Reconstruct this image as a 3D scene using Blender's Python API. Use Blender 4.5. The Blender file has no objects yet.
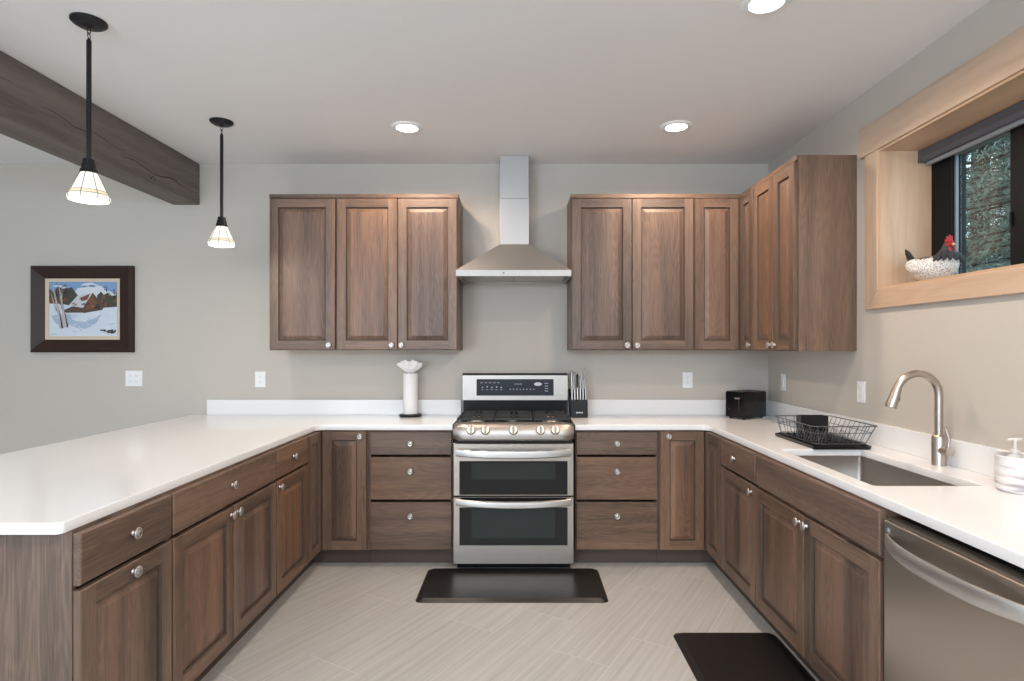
import bpy, bmesh, math, random
from mathutils import Vector, Matrix
PI = math.pi
R = math.radians
C = bpy.context.scene.collection
S = bpy.context.scene

# ------------------------------------------------------------------ camera
cam_d = bpy.data.cameras.new('camera')
cam = bpy.data.objects.new('camera', cam_d); C.objects.link(cam)
cam.location = (0, 0, 1.42); cam.rotation_euler = (R(90), 0, 0)
cam_d.sensor_width = 36.0; cam_d.lens = 590 / 1024 * 36.0
cam_d.shift_x = (512 - 520) / 1024; cam_d.shift_y = (347 - 340.5) / 1024
cam_d.clip_start = 0.05; cam_d.clip_end = 200
S.camera = cam
# ------------------------------------------------------------------ view
S.view_settings.view_transform = 'Standard'
try: S.view_settings.look = 'None'
except Exception: pass
S.view_settings.gamma = 1.0; S.view_settings.use_curve_mapping = False
S.view_settings.exposure = 0.13
# ------------------------------------------------------------------ sky
w = bpy.data.worlds.new('sky'); S.world = w; w.use_nodes = True
wn = w.node_tree.nodes; wl = w.node_tree.links; wn.clear()
wo = wn.new('ShaderNodeOutputWorld'); wb = wn.new('ShaderNodeBackground')
wb.inputs[0].default_value = (0.78, 0.88, 1.0, 1); wb.inputs[1].default_value = 2.6
wl.new(wb.outputs[0], wo.inputs[0])
# ------------------------------------------------------------------ daylight, lamps and added fill
def area(name, loc, rot, sx, sy, power, col):
    d = bpy.data.lights.new(name, 'AREA'); d.shape = 'RECTANGLE'; d.size = sx; d.size_y = sy
    d.energy = power; d.color = col
    o = bpy.data.objects.new(name, d); C.objects.link(o); o.location = loc; o.rotation_euler = rot
    return o
DAY = (0.80, 0.90, 1.0)
area('rear_window_daylight', (-2.75, -3.15, 1.45), (R(122), 0, 0), 2.1, 2.2, 120, DAY)       # through the glazing behind the camera
area('side_window_daylight', (-6.75, 0.2, 1.55), (R(115), 0, R(-90)), 1.6, 1.3, 22, DAY)  # through the glazing of the left wall
area('high_fill_light', (0.05, -3.15, 2.2), (R(132), 0, 0), 3.0, 0.55, 115, (0.66, 0.82, 1.0))  # made-up high source behind the camera, added as frontal and ceiling fill
WARM = (1.0, 0.86, 0.73)
def downlight_or_fill_lamp(x, y, z, power, col=WARM):
    d = bpy.data.lights.new('downlight_or_fill_lamp', 'SPOT'); d.energy = power; d.color = col
    d.spot_size = R(164); d.spot_blend = 0.5; d.shadow_soft_size = 0.07
    o = bpy.data.objects.new('downlight_or_fill_lamp', d); C.objects.link(o); o.location = (x, y, z)
# room measures
XR, YB, ZC, XL, YR = 1.836, 4.364, 2.774, -6.5, -3.0
ZT = 0.920           # worktop surface
ZU = 0.886           # worktop underside
DL = [(-0.695, 3.63), (0.957, 3.615), (0.965, 2.31)]
for (x, y) in DL: downlight_or_fill_lamp(x, y, ZC - 0.03, 50, (1.0, 0.78, 0.60))
for (x, y) in [(-0.70, 0.3), (0.96, 0.3), (-0.7, -1.6), (0.96, -1.6), (-3.6, 0.3)]: downlight_or_fill_lamp(x, y, ZC - 0.03, 56, (1.0, 0.94, 0.88))  # unseen spots without fixtures, added out of view for general fill

# ------------------------------------------------------------------ materials
def new_mat(name):
    m = bpy.data.materials.new(name); m.use_nodes = True
    n = m.node_tree.nodes; l = m.node_tree.links
    return m, n, l, n['Principled BSDF']
def setp(b, **k):
    names = {'col': 'Base Color', 'rough': 'Roughness', 'metal': 'Metallic', 'spec': 'Specular IOR Level',
             'trans': 'Transmission Weight', 'ior': 'IOR', 'ecol': 'Emission Color', 'estr': 'Emission Strength',
             'aniso': 'Anisotropic', 'coat': 'Coat Weight', 'alpha': 'Alpha'}
    for a, v in k.items():
        if a in ('col', 'ecol'): v = (*v, 1)
        b.inputs[names[a]].default_value = v
def plain(name, col, rough=0.5, metal=0.0, bump=0, bscale=200, **k):
    m, n, l, b = new_mat(name); setp(b, rough=rough, metal=metal, **k)
    tc = n.new('ShaderNodeTexCoord'); nz = n.new('ShaderNodeTexNoise'); nz.inputs['Scale'].default_value = bscale
    l.new(tc.outputs['Object'], nz.inputs['Vector'])
    mx = n.new('ShaderNodeMix'); mx.data_type = 'RGBA'; mx.inputs[6].default_value = (*[c * 0.96 for c in col], 1); mx.inputs[7].default_value = (*[min(1, c * 1.03) for c in col], 1)
    l.new(nz.outputs[0], mx.inputs[0]); l.new(mx.outputs[2], b.inputs['Base Color'])
    if bump:
        bp = n.new('ShaderNodeBump'); bp.inputs['Strength'].default_value = bump; bp.inputs['Distance'].default_value = 0.002
        l.new(nz.outputs[0], bp.inputs['Height']); l.new(bp.outputs[0], b.inputs['Normal'])
    return m
def ramp(n, stops):
    r = n.new('ShaderNodeValToRGB'); e = r.color_ramp.elements
    while len(e) > 1: e.remove(e[0])
    e[0].position = stops[0][0]; e[0].color = (*stops[0][1], 1)
    for p, c in stops[1:]:
        x = e.new(p); x.color = (*c, 1)
    return r
def wood(name, axis, dark, mid, light, rough=0.42, fig=1.0, coat=0.0, fine=1.0, vlo=.84, vhi=1.12):
    """grain running along the local axis ('X','Y' or 'Z')"""
    m, n, l, b = new_mat(name); setp(b, rough=rough, coat=coat)
    tc = n.new('ShaderNodeTexCoord'); oi = n.new('ShaderNodeObjectInfo')
    add = n.new('ShaderNodeVectorMath'); add.operation = 'ADD'
    mul = n.new('ShaderNodeVectorMath'); mul.operation = 'SCALE'; mul.inputs[0].default_value = (13.1, 7.7, 9.3)
    l.new(oi.outputs['Random'], mul.inputs['Scale']); l.new(tc.outputs['Object'], add.inputs[0]); l.new(mul.outputs[0], add.inputs[1])
    def mapped(a, c):
        mp = n.new('ShaderNodeMapping'); s = [c, c, c]; s['XYZ'.index(axis)] = a; mp.inputs['Scale'].default_value = s
        l.new(add.outputs[0], mp.inputs['Vector']); return mp
    m1 = mapped(0.9, 7.0); big = n.new('ShaderNodeTexNoise'); big.inputs['Scale'].default_value = 1.0; big.inputs['Detail'].default_value = 2
    l.new(m1.outputs[0], big.inputs['Vector'])
    # cathedral figure: rings of a stretched noise field
    sn = n.new('ShaderNodeMath'); sn.operation = 'MULTIPLY'; sn.inputs[1].default_value = 150.0 * fig
    l.new(big.outputs[0], sn.inputs[0]); sq = n.new('ShaderNodeMath'); sq.operation = 'SINE'; l.new(sn.outputs[0], sq.inputs[0])
    m2 = mapped(6.0, 230.0); pores = n.new('ShaderNodeTexNoise'); pores.inputs['Scale'].default_value = 1.0; pores.inputs['Detail'].default_value = 3
    l.new(m2.outputs[0], pores.inputs['Vector'])
    m3 = mapped(0.5, 11.0); tone = n.new('ShaderNodeTexNoise'); tone.inputs['Scale'].default_value = 1.0; tone.inputs['Detail'].default_value = 1
    l.new(m3.outputs[0], tone.inputs['Vector'])
    a1 = n.new('ShaderNodeMath'); a1.operation = 'MULTIPLY_ADD'; a1.inputs[1].default_value = 0.055; l.new(sq.outputs[0], a1.inputs[0]); l.new(tone.outputs[0], a1.inputs[2])
    a2 = n.new('ShaderNodeMath'); a2.operation = 'SUBTRACT'; a2.inputs[1].default_value = 0.5; l.new(pores.outputs[0], a2.inputs[0])
    a3 = n.new('ShaderNodeMath'); a3.operation = 'MULTIPLY_ADD'; a3.inputs[1].default_value = 0.75 * fine; l.new(a2.outputs[0], a3.inputs[0]); l.new(a1.outputs[0], a3.inputs[2])
    rp = ramp(n, [(0.22, dark), (0.5, mid), (0.78, light)]); l.new(a3.outputs[0], rp.inputs[0])
    hs = n.new('ShaderNodeHueSaturation'); mr = n.new('ShaderNodeMapRange'); mr.inputs['To Min'].default_value = vlo; mr.inputs['To Max'].default_value = vhi
    l.new(oi.outputs['Random'], mr.inputs[0]); l.new(mr.outputs[0], hs.inputs['Value']); l.new(mr.outputs[0], hs.inputs['Saturation'])
    l.new(rp.outputs[0], hs.inputs['Color']); l.new(hs.outputs[0], b.inputs['Base Color'])
    bp = n.new('ShaderNodeBump'); bp.inputs['Strength'].default_value = 0.12; bp.inputs['Distance'].default_value = 0.001
    l.new(a3.outputs[0], bp.inputs['Height']); l.new(bp.outputs[0], b.inputs['Normal'])
    return m
OK = dict(dark=(0.080, 0.053, 0.038), mid=(0.150, 0.094, 0.065), light=(0.228, 0.142, 0.096))
oakZ = wood('stained_oak_upright', 'Z', **OK)
oakX = wood('stained_oak_lying', 'X', **OK)
oakP = wood('stained_oak_panel', 'Z', dark=(0.076, 0.049, 0.036), mid=(0.150, 0.089, 0.061), light=(0.230, 0.134, 0.089))
MP = dict(dark=(0.50, 0.335, 0.215), mid=(0.60, 0.42, 0.285), light=(0.67, 0.49, 0.35))
mapleZ = wood('clear_maple_upright', 'Z', rough=0.4, fig=0.35, fine=0.5, **MP)
mapleY = wood('clear_maple_lying', 'Y', rough=0.4, fig=0.35, fine=0.5, **MP)
beam_m = wood('weathered_beam_wood', 'Y', dark=(0.12, 0.10, 0.085), mid=(0.18, 0.15, 0.128), light=(0.24, 0.20, 0.172), rough=0.7, fig=0.5, fine=0.5)
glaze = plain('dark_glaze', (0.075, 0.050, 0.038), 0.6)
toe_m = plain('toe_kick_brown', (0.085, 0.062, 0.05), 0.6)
wall_m = plain('wall_paint', (0.53, 0.495, 0.445), 0.85, bump=0.08, bscale=260)
ceil_m = plain('ceiling_paint', (0.84, 0.84, 0.84), 0.9, bump=0.06, bscale=200)
white_m = plain('white_plastic', (0.85, 0.86, 0.87), 0.35)
slot_m = plain('socket_slot_grey', (0.35, 0.35, 0.36), 0.5)
quartz, n, l, b = new_mat('white_quartz'); setp(b, rough=0.16, spec=0.5)
tc = n.new('ShaderNodeTexCoord'); nz = n.new('ShaderNodeTexNoise'); nz.inputs['Scale'].default_value = 380; nz.inputs['Detail'].default_value = 2
l.new(tc.outputs['Object'], nz.inputs['Vector']); rp = ramp(n, [(0.3, (0.82, 0.825, 0.83)), (0.8, (0.86, 0.865, 0.87))])
l.new(nz.outputs[0], rp.inputs[0]); l.new(rp.outputs[0], b.inputs['Base Color'])
def brushed(name, col, rough, axis='X', amt=0.10):
    m, n, l, b = new_mat(name); setp(b, metal=1.0, rough=rough, col=col)
    tc = n.new('ShaderNodeTexCoord'); mp = n.new('ShaderNodeMapping'); s = [500, 500, 500]; s['XYZ'.index(axis)] = 4; mp.inputs['Scale'].default_value = s
    nz = n.new('ShaderNodeTexNoise'); nz.inputs['Scale'].default_value = 1; nz.inputs['Detail'].default_value = 2
    l.new(tc.outputs['Object'], mp.inputs[0]); l.new(mp.outputs[0], nz.inputs['Vector'])
    mr = n.new('ShaderNodeMapRange'); mr.inputs['To Min'].default_value = rough - amt * 0.5; mr.inputs['To Max'].default_value = rough + amt
    l.new(nz.outputs[0], mr.inputs[0]); l.new(mr.outputs[0], b.inputs['Roughness'])
    return m
steel = brushed('brushed_stainless', (0.47, 0.425, 0.385), 0.33, 'X', .04)
steelY = brushed('brushed_stainless_lengthwise', (0.60, 0.55, 0.50), 0.30, 'Y', 0.03)
hood_m = brushed('hood_stainless', (0.44, 0.43, 0.42), 0.50, 'X', .04)
sink_m = brushed('sink_stainless', (0.50, 0.46, 0.42), 0.30, 'Y')
bright = plain('polished_steel', (0.80, 0.78, 0.76), 0.18, 1.0)
nickel = plain('brushed_nickel', (0.50, 0.45, 0.40), 0.34, 1.0)
handle_m = plain('satin_handle_steel', (0.66, 0.65, 0.64), 0.38, 1.0)
knob_m = plain('satin_nickel', (0.58, 0.555, 0.54), 0.36, 1.0)
blackgl = plain('black_glass', (0.010, 0.010, 0.010), 0.06, spec=.3)
ovengl = plain('oven_inner_glass', (0.022, 0.028, 0.026), 0.10, spec=.3)
panelgl = plain('control_glass', (0.03, 0.038, 0.05), 0.12, spec=.3)
black = plain('black_enamel', (0.010, 0.010, 0.010), 0.25, spec=.25)
iron = plain('cast_iron', (0.02, 0.02, 0.02), 0.55, bump=0.3, bscale=400)
blackpl = plain('black_plastic', (0.009, 0.009, 0.010), 0.30, spec=.3)
rubber = plain('black_mat_vinyl', (0.0085, 0.008, 0.008), 0.36, bump=0.25, bscale=160)
bronze = plain('dark_bronze', (0.022, 0.022, 0.025), 0.35, 0.6)
paper = plain('white_paper', (0.86, 0.85, 0.84), 0.9, bump=0.3, bscale=120)
greym = plain('shade_grey', (0.10, 0.105, 0.12), 0.5)
grey_light = plain('shade_rail_grey', (0.34, 0.36, 0.38), 0.4)
winblk = plain('window_black', (0.006, 0.007, 0.009), 0.5, spec=.15)
sashgrey = plain('sash_grey', (0.20, 0.24, 0.27), 0.4)
toast_m = plain('gloss_black_shell', (0.004, 0.004, 0.005), 0.16)
knife_m = plain('knife_steel', (0.42, 0.41, 0.40), 0.30, 1.0)
mark_m = plain('pale_marking', (0.30, 0.34, 0.38), 0.5)
logo_m = plain('pale_logo', (0.62, 0.62, 0.62), 0.4)
chrome_wire = plain('grey_wire', (0.17, 0.18, 0.20), 0.3, 0.8)
glass, n, l, b = new_mat('window_glass')
for x in list(n):
    if x.name != 'Material Output': n.remove(x)
tr = n.new('ShaderNodeBsdfTransparent'); tr.inputs[0].default_value = (0.86, 0.93, 0.92, 1); gl = n.new('ShaderNodeBsdfGlossy'); gl.inputs['Roughness'].default_value = 0.02
mx = n.new('ShaderNodeMixShader'); mx.inputs[0].default_value = 0.07
l.new(tr.outputs[0], mx.inputs[1]); l.new(gl.outputs[0], mx.inputs[2]); l.new(mx.outputs[0], n['Material Output'].inputs[0])
def lamp_mat(name, col, strength):
    m, n, l, b = new_mat(name); setp(b, col=(0.9, 0.9, 0.88), ecol=col, estr=strength, rough=0.4); return m
def _d(m): setp(m.node_tree.nodes['Principled BSDF'], col=(0.35,0.34,0.30)); return m
lens_m = lamp_mat('downlight_lens', (1.0, 0.95, 0.88), 9.0)
shade_m = _d(lamp_mat('lit_shade_glass', (1.0, 0.97, 0.86), 0.85))
bulb_m = lamp_mat('bulb', (1.0, 0.93, 0.80), 9.0)
came_m = plain('shade_came', (0.16, 0.13, 0.10), 0.4, 0.5)
amber = _d(lamp_mat('shade_band_glass', (0.95, 0.80, 0.50), 0.65))
# floor: long streaked tiles on the diagonal
floor_m, n, l, b = new_mat('streaked_floor_tile'); setp(b, rough=0.33, spec=0.4)
tc = n.new('ShaderNodeTexCoord'); mp = n.new('ShaderNodeMapping'); mp.inputs['Rotation'].default_value = (0, 0, R(-59)); mp.inputs['Location'].default_value = (0.31, 0.12, 0)
l.new(tc.outputs['Object'], mp.inputs[0])
br = n.new('ShaderNodeTexBrick'); br.offset = 0.33; br.inputs['Scale'].default_value = 1.0
br.inputs['Brick Width'].default_value = 0.92; br.inputs['Row Height'].default_value = 0.305; br.inputs['Mortar Size'].default_value = 0.0022; br.inputs['Mortar Smooth'].default_value = 0.1
br.inputs['Color1'].default_value = (0, 0, 0, 1); br.inputs['Color2'].default_value = (1, 1, 1, 1); br.inputs['Mortar'].default_value = (0.5, 0.5, 0.5, 1)
l.new(mp.outputs[0], br.inputs['Vector'])
# streaks, shifted per tile
sh = n.new('ShaderNodeVectorMath'); sh.operation = 'MULTIPLY_ADD'; sh.inputs[1].default_value = (3, 5, 0); l.new(br.outputs['Color'], sh.inputs[0]); l.new(mp.outputs[0], sh.inputs[2])
m2 = n.new('ShaderNodeMapping'); m2.inputs['Scale'].default_value = (1.1, 42, 1); l.new(sh.outputs[0], m2.inputs[0])
st = n.new('ShaderNodeTexNoise'); st.inputs['Scale'].default_value = 1.0; st.inputs['Detail'].default_value = 5; st.inputs['Roughness'].default_value = 0.65; l.new(m2.outputs[0], st.inputs['Vector'])
rp = ramp(n, [(0.3, (0.42, 0.405, 0.38)), (0.5, (0.485, 0.472, 0.452)), (0.68, (0.54, 0.53, 0.515))]); l.new(st.outputs[0], rp.inputs[0])
tm = n.new('ShaderNodeMix'); tm.data_type = 'RGBA'; tm.blend_type = 'MULTIPLY'; tm.inputs[0].default_value = 0.05
l.new(rp.outputs[0], tm.inputs[6]); l.new(br.outputs['Color'], tm.inputs[7])
gm = n.new('ShaderNodeMix'); gm.data_type = 'RGBA'; gm.inputs[7].default_value = (0.575, 0.565, 0.545, 1)
l.new(br.outputs['Fac'], gm.inputs[0]); l.new(tm.outputs[2], gm.inputs[6]); l.new(gm.outputs[2], b.inputs['Base Color'])
# marbled ceramic
marble, n, l, b = new_mat('banded_marble_ceramic'); setp(b, rough=0.3)
tc = n.new('ShaderNodeTexCoord'); mp = n.new('ShaderNodeMapping'); mp.inputs['Scale'].default_value = (6, 6, 48); mp.inputs['Rotation'].default_value = (0.05, 0.08, 0)
nz = n.new('ShaderNodeTexNoise'); nz.inputs['Scale'].default_value = 1.0; nz.inputs['Detail'].default_value = 3; l.new(tc.outputs['Object'], mp.inputs[0]); l.new(mp.outputs[0], nz.inputs['Vector'])
rp = ramp(n, [(0.36, (0.40, 0.36, 0.37)), (0.46, (0.72, 0.68, 0.68)), (0.6, (0.86, 0.85, 0.86))]); l.new(nz.outputs[0], rp.inputs[0]); l.new(rp.outputs[0], b.inputs['Base Color'])

# ------------------------------------------------------------------ mesh builder
class MB:
    def __init__(s): s.v = []; s.f = []; s.m = []
    def add(s, vs, fs, mat=0):
        o = len(s.v); s.v += [tuple(v) for v in vs]
        for f in fs: s.f.append([i + o for i in f]); s.m.append(mat)
    def box(s, x0, x1, y0, y1, z0, z1, mat=0):
        s.add([(x0,y0,z0),(x1,y0,z0),(x1,y1,z0),(x0,y1,z0),(x0,y0,z1),(x1,y0,z1),(x1,y1,z1),(x0,y1,z1)],
              [(3,2,1,0),(4,5,6,7),(0,1,5,4),(1,2,6,5),(2,3,7,6),(3,0,4,7)], mat); return s
    def prism(s, pts, z0, z1, mat=0):      # counter-clockwise outline
        k = len(pts); s.add([(x,y,z0) for x,y in pts] + [(x,y,z1) for x,y in pts],
              [list(range(k-1,-1,-1)), list(range(k,2*k))] + [(i,(i+1)%k,k+(i+1)%k,k+i) for i in range(k)], mat); return s
    def lathe(s, prof, c=(0,0,0), axis='Z', seg=32, mat=0, cap=True, M=None):
        vs = []; k = len(prof)
        for r, h in prof:
            for j in range(seg):
                a = 2*PI*j/seg; v = Vector((r*math.cos(a), r*math.sin(a), h))
                if axis == 'Y-': v = Vector((v.x, -v.z, v.y))
                elif axis == 'X-': v = Vector((-v.z, v.y, v.x))
                if M: v = M @ v
                vs.append(v + Vector(c))
        fs = [(i*seg+j, i*seg+(j+1)%seg, (i+1)*seg+(j+1)%seg, (i+1)*seg+j) for i in range(k-1) for j in range(seg)]
        if cap: fs += [list(range(seg-1,-1,-1)), [(k-1)*seg+j for j in range(seg)]]
        s.add(vs, fs, mat); return s
    def tube(s, path, r, seg=12, mat=0, closed=False):
        P = [Vector(p) for p in path]; k = len(P); rr = r if isinstance(r, (list, tuple)) else [r]*k
        vs = []; up = None
        for i in range(k):
            if closed: t = (P[(i+1)%k] - P[i-1])
            else: t = P[min(i+1,k-1)] - P[max(i-1,0)]
            t.normalize()
            if up is None:
                up = Vector((0,0,1)) if abs(t.z) < 0.9 else Vector((0,1,0))
            n1 = up - t*up.dot(t); n1.normalize(); up = n1; n2 = t.cross(n1)
            for j in range(seg):
                a = 2*PI*j/seg; vs.append(P[i] + (n1*math.cos(a) + n2*math.sin(a))*rr[i])
        fs = []
        for i in range(k if closed else k-1):
            i2 = (i+1) % k
            fs += [(i*seg+j, i*seg+(j+1)%seg, i2*seg+(j+1)%seg, i2*seg+j) for j in range(seg)]
        if not closed: fs += [list(range(seg-1,-1,-1)), [(k-1)*seg+j for j in range(seg)]]
        s.add(vs, fs, mat); return s
    def loft(s, rings, mat=0):
        seg = len(rings[0]); vs = [v for r in rings for v in r]; k = len(rings)
        fs = [(i*seg+j, i*seg+(j+1)%seg, (i+1)*seg+(j+1)%seg, (i+1)*seg+j) for i in range(k-1) for j in range(seg)]
        fs += [list(range(seg-1,-1,-1)), [(k-1)*seg+j for j in range(seg)]]
        s.add(vs, fs, mat); return s
    def ball(s, c, rx, ry, rz, seg=16, rings=10, mat=0, M=None):
        vs = []; 
        for i in range(rings+1):
            t = PI*(i+0.001*(i==0)-0.001*(i==rings))/rings
            for j in range(seg):
                a = 2*PI*j/seg; v = Vector((rx*math.sin(t)*math.cos(a), ry*math.sin(t)*math.sin(a), -rz*math.cos(t)))
                if M: v = M @ v
                vs.append(v + Vector(c))
        fs = [(i*seg+j, i*seg+(j+1)%seg, (i+1)*seg+(j+1)%seg, (i+1)*seg+j) for i in range(rings) for j in range(seg)]
        s.add(vs, fs, mat); return s
ORG = {}
def obj(name, mb, mats, parent=None, bevel=0, smooth=None, local=False, seg=2):
    """links mb as one mesh object; coordinates are world unless local (then they are the parent's)"""
    me = bpy.data.meshes.new(name)
    org = Vector(ORG.get(parent.name, (0,0,0))) if (parent and not local) else Vector((0,0,0))
    o_org = org
    if parent is None and not local:      # origin of a single-mesh thing at its base
        xs = [v[0] for v in mb.v]; ys = [v[1] for v in mb.v]; zs = [v[2] for v in mb.v]
        o_org = Vector(((min(xs)+max(xs))/2, (min(ys)+max(ys))/2, min(zs)))
    me.from_pydata([tuple(Vector(v) - o_org) for v in mb.v], [], mb.f)
    if not isinstance(mats, (list, tuple)): mats = [mats]
    for m in mats: me.materials.append(m)
    for p, mi in zip(me.polygons, mb.m): p.material_index = mi
    bm = bmesh.new(); bm.from_mesh(me); bmesh.ops.recalc_face_normals(bm, faces=bm.faces[:]); bm.to_mesh(me); bm.free()
    if smooth:
        me.shade_smooth(); me.set_sharp_from_angle(angle=R(smooth))
    o = bpy.data.objects.new(name, me); C.objects.link(o)
    if parent: o.parent = parent; ORG[o.name] = ORG.get(parent.name, (0,0,0)) if not local else (0,0,0)
    else:
        o.location = o_org; ORG[o.name] = tuple(o_org)
    if bevel:
        md = o.modifiers.new('bevel', 'BEVEL'); md.width = bevel; md.segments = seg; md.limit_method = 'ANGLE'; md.angle_limit = R(35)
    return o
def tag(o, label=None, cat=None, group=None, kind=None):
    if label: o['label'] = label
    if cat: o['category'] = cat
    if group: o['group'] = group
    if kind: o['kind'] = kind
    return o
def thing(name, loc, label, cat, group=None, rz=0):
    o = bpy.data.objects.new(name, None); C.objects.link(o); o.location = loc; o.rotation_euler = (0,0,rz)
    o.empty_display_size = 0.1
    ORG[o.name] = tuple(loc) if rz == 0 else (0,0,0)
    return tag(o, label, cat, group)
def struct(name, mb, mats, **k):
    o = obj(name, mb, mats, None, **k); o['kind'] = 'structure'; return o

# ------------------------------------------------------------------ room shell
struct('floor', MB().box(XL, XR, YR, YB, -0.1, 0), floor_m)
struct('ceiling', MB().box(XL, XR, YR, YB, ZC, ZC + 0.1), ceil_m)
struct('wall_back', MB().box(XL - 0.1, XR + 0.35, YB, YB + 0.15, -0.1, ZC + 0.1), wall_m)
# right wall, 0.33 thick, with the deep window opening
WY0, WY1, WZ0, WZ1, WX = 1.40, 3.0, 1.711, 2.424, 2.095
XO = XR + 0.33
mb = MB()
mb.box(XR, XO, YR, WY0, -0.1, ZC + 0.1).box(XR, XO, WY1, YB, -0.1, ZC + 0.1)
mb.box(XR, XO, WY0, WY1, -0.1, WZ0).box(XR, XO, WY0, WY1, WZ1, ZC + 0.1)
struct('wall_right', mb, wall_m)
mb = MB()   # left wall with an opening
mb.box(XL - 0.15, XL, YR, -0.6, -0.1, ZC+0.1).box(XL - 0.15, XL, 1.0, YB, -0.1, ZC+0.1)
mb.box(XL - 0.15, XL, -0.6, 1.0, -0.1, 0.9).box(XL - 0.15, XL, -0.6, 1.0, 2.2, ZC+0.1)
struct('wall_left', mb, wall_m)
mb = MB()
mb.box(XL, -3.8, YR-0.15, YR, -0.1, ZC+0.1).box(-1.7, -1.5, YR-0.15, YR, -0.1, ZC+0.1).box(1.6, XR, YR-0.15, YR, -0.1, ZC+0.1).box(-1.5, 1.6, YR-0.15, YR, -0.1, 1.9).box(-1.5, 1.6, YR-0.15, YR, 2.5, ZC+0.1)
mb.box(-3.8, -1.7, YR-0.15, YR, -0.1, 0.3).box(-3.8, -1.7, YR-0.15, YR, 2.6, ZC+0.1)
struct('wall_front', mb, wall_m)
def frame_y(name, x0, x1, z0, z1, y, splits):
    mb = MB(); t = 0.06
    mb.box(x0, x1, y-0.05, y, z0, z0+t).box(x0, x1, y-0.05, y, z1-t, z1)
    for i in range(splits+1):
        x = x0 + (x1-x0-t)*i/splits; mb.box(x, x+t, y-0.05, y, z0+t, z1-t)
    return mb
struct('window_2', frame_y('w', -3.8, -1.7, 0.3, 2.6, YR-0.02, 2), winblk)
struct('added_fill_window', frame_y('w', -1.5, 1.6, 1.9, 2.5, YR-0.02, 3), winblk)  # invented high window, added so the frontal fill has an opening
mb = frame_y('w', -0.6, 1.0, 0.9, 2.2, 0, 2); mb.v = [(XL-0.02+y, x, z) for x, y, z in mb.v]
struct('window_3', mb, winblk)
# ceiling beam
bt = obj('ceiling_beam', MB().box(-2.562, -2.367, YR + 0.01, YB - 0.001, 2.470, ZC - 0.001), beam_m, bevel=0.006)
tag(bt, 'rough grey brown timber beam running under the ceiling to the back wall', 'beam')
mb = MB()
rnd = random.Random(4)
def crack(y0, y1, z, w):
    k = 14; P = []; Q = []
    for i in range(k+1):
        y = y0 + (y1-y0)*i/k; zz = z + rnd.uniform(-.004, .004) + 0.012*math.sin(i*.9); ww = w*math.sin(PI*i/k)*rnd.uniform(.6, 1)+.0006
        P.append((-2.3662, y, zz+ww)); Q.append((-2.3662, y, zz-ww))
    mb.add(P + Q, [(i, i+1, k+2+i, k+1+i) for i in range(k)])
crack(1.4, 2.75, 2.655, .0022); crack(2.9, 3.55, 2.60, .0016); crack(3.5, 4.34, 2.552, .003); crack(3.75, 3.84, 2.512, .005); crack(2.2, 2.45, 2.53, .002)
c_ = obj('crack', mb, plain('crack_shadow', (0.02, 0.016, 0.013), 0.9), bt)
c_['label'] = 'thin dark drying cracks'

# ------------------------------------------------------------------ window_1 (over the sink)
win = bpy.data.objects.new('window_1', None); C.objects.link(win); win.location = (XR, 2.2, WZ0); win['kind'] = 'structure'
win['label'] = 'high deep-set window over the sink with maple casing and black sash'; ORG['window_1'] = tuple(win.location)
cx0, cx1 = 1.816, XR - 0.0005
obj('head_casing', MB().box(cx0 - .004, cx1, WY0 - .16, 3.157, 2.424, 2.579), mapleY, win, bevel=.003)
mb = MB(); i0, o0 = 3.0, 3.11; zi, zo = 1.711, 1.6165
mb.add([(cx0, o0, 2.4235), (cx0, i0, 2.4235), (cx0, i0, zi), (cx0, o0, zo), (cx1, o0, 2.4235), (cx1, i0, 2.4235), (cx1, i0, zi), (cx1, o0, zo)],
       [(0,1,2,3),(4,5,6,7),(0,4,5,1),(1,5,6,2),(2,6,7,3),(3,7,4,0)])
obj('side_casing', mb, mapleZ, win, bevel=.002)
mb = MB(); mb.add([(cx0, i0, zi-.0006), (cx0, o0-.0006, zo), (cx0, WY0-.1+.0006, zo), (cx0, WY0, zi-.0006), (cx1, i0, zi-.0006), (cx1, o0-.0006, zo), (cx1, WY0-.1, zo), (cx1, WY0, zi-.0006)],
       [(0,1,2,3),(4,5,6,7),(0,4,5,1),(1,5,6,2),(2,6,7,3),(3,7,4,0)])
obj('sill_casing', mb, mapleY, win, bevel=.002)
mb = MB(); i0, o0 = WY0, WY0-.1
mb.add([(cx0, o0, 2.4235), (cx0, i0, 2.4235), (cx0, i0, zi), (cx0, o0, zo), (cx1, o0, 2.4235), (cx1, i0, 2.4235), (cx1, i0, zi), (cx1, o0, zo)],
       [(0,1,2,3),(4,5,6,7),(0,4,5,1),(1,5,6,2),(2,6,7,3),(3,7,4,0)])
obj('side_casing', mb, mapleZ, win, bevel=.002)
jt = .012
obj('jamb_liner', MB().box(cx0+.006, WX, WY1-jt, WY1-.0005, WZ0, WZ1), mapleZ, win)
obj('jamb_liner', MB().box(cx0+.006, WX, WY0+.0005, WY0+jt, WZ0, WZ1), mapleZ, win)
obj('head_liner', MB().box(cx0+.006, WX, WY0+jt, WY1-jt, WZ1-jt, WZ1-.0005), mapleY, win)
obj('sill_liner', MB().box(cx0+.006, WX, WY0+jt, WY1-jt, WZ0+.0005, WZ0+jt), mapleY, win)
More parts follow.
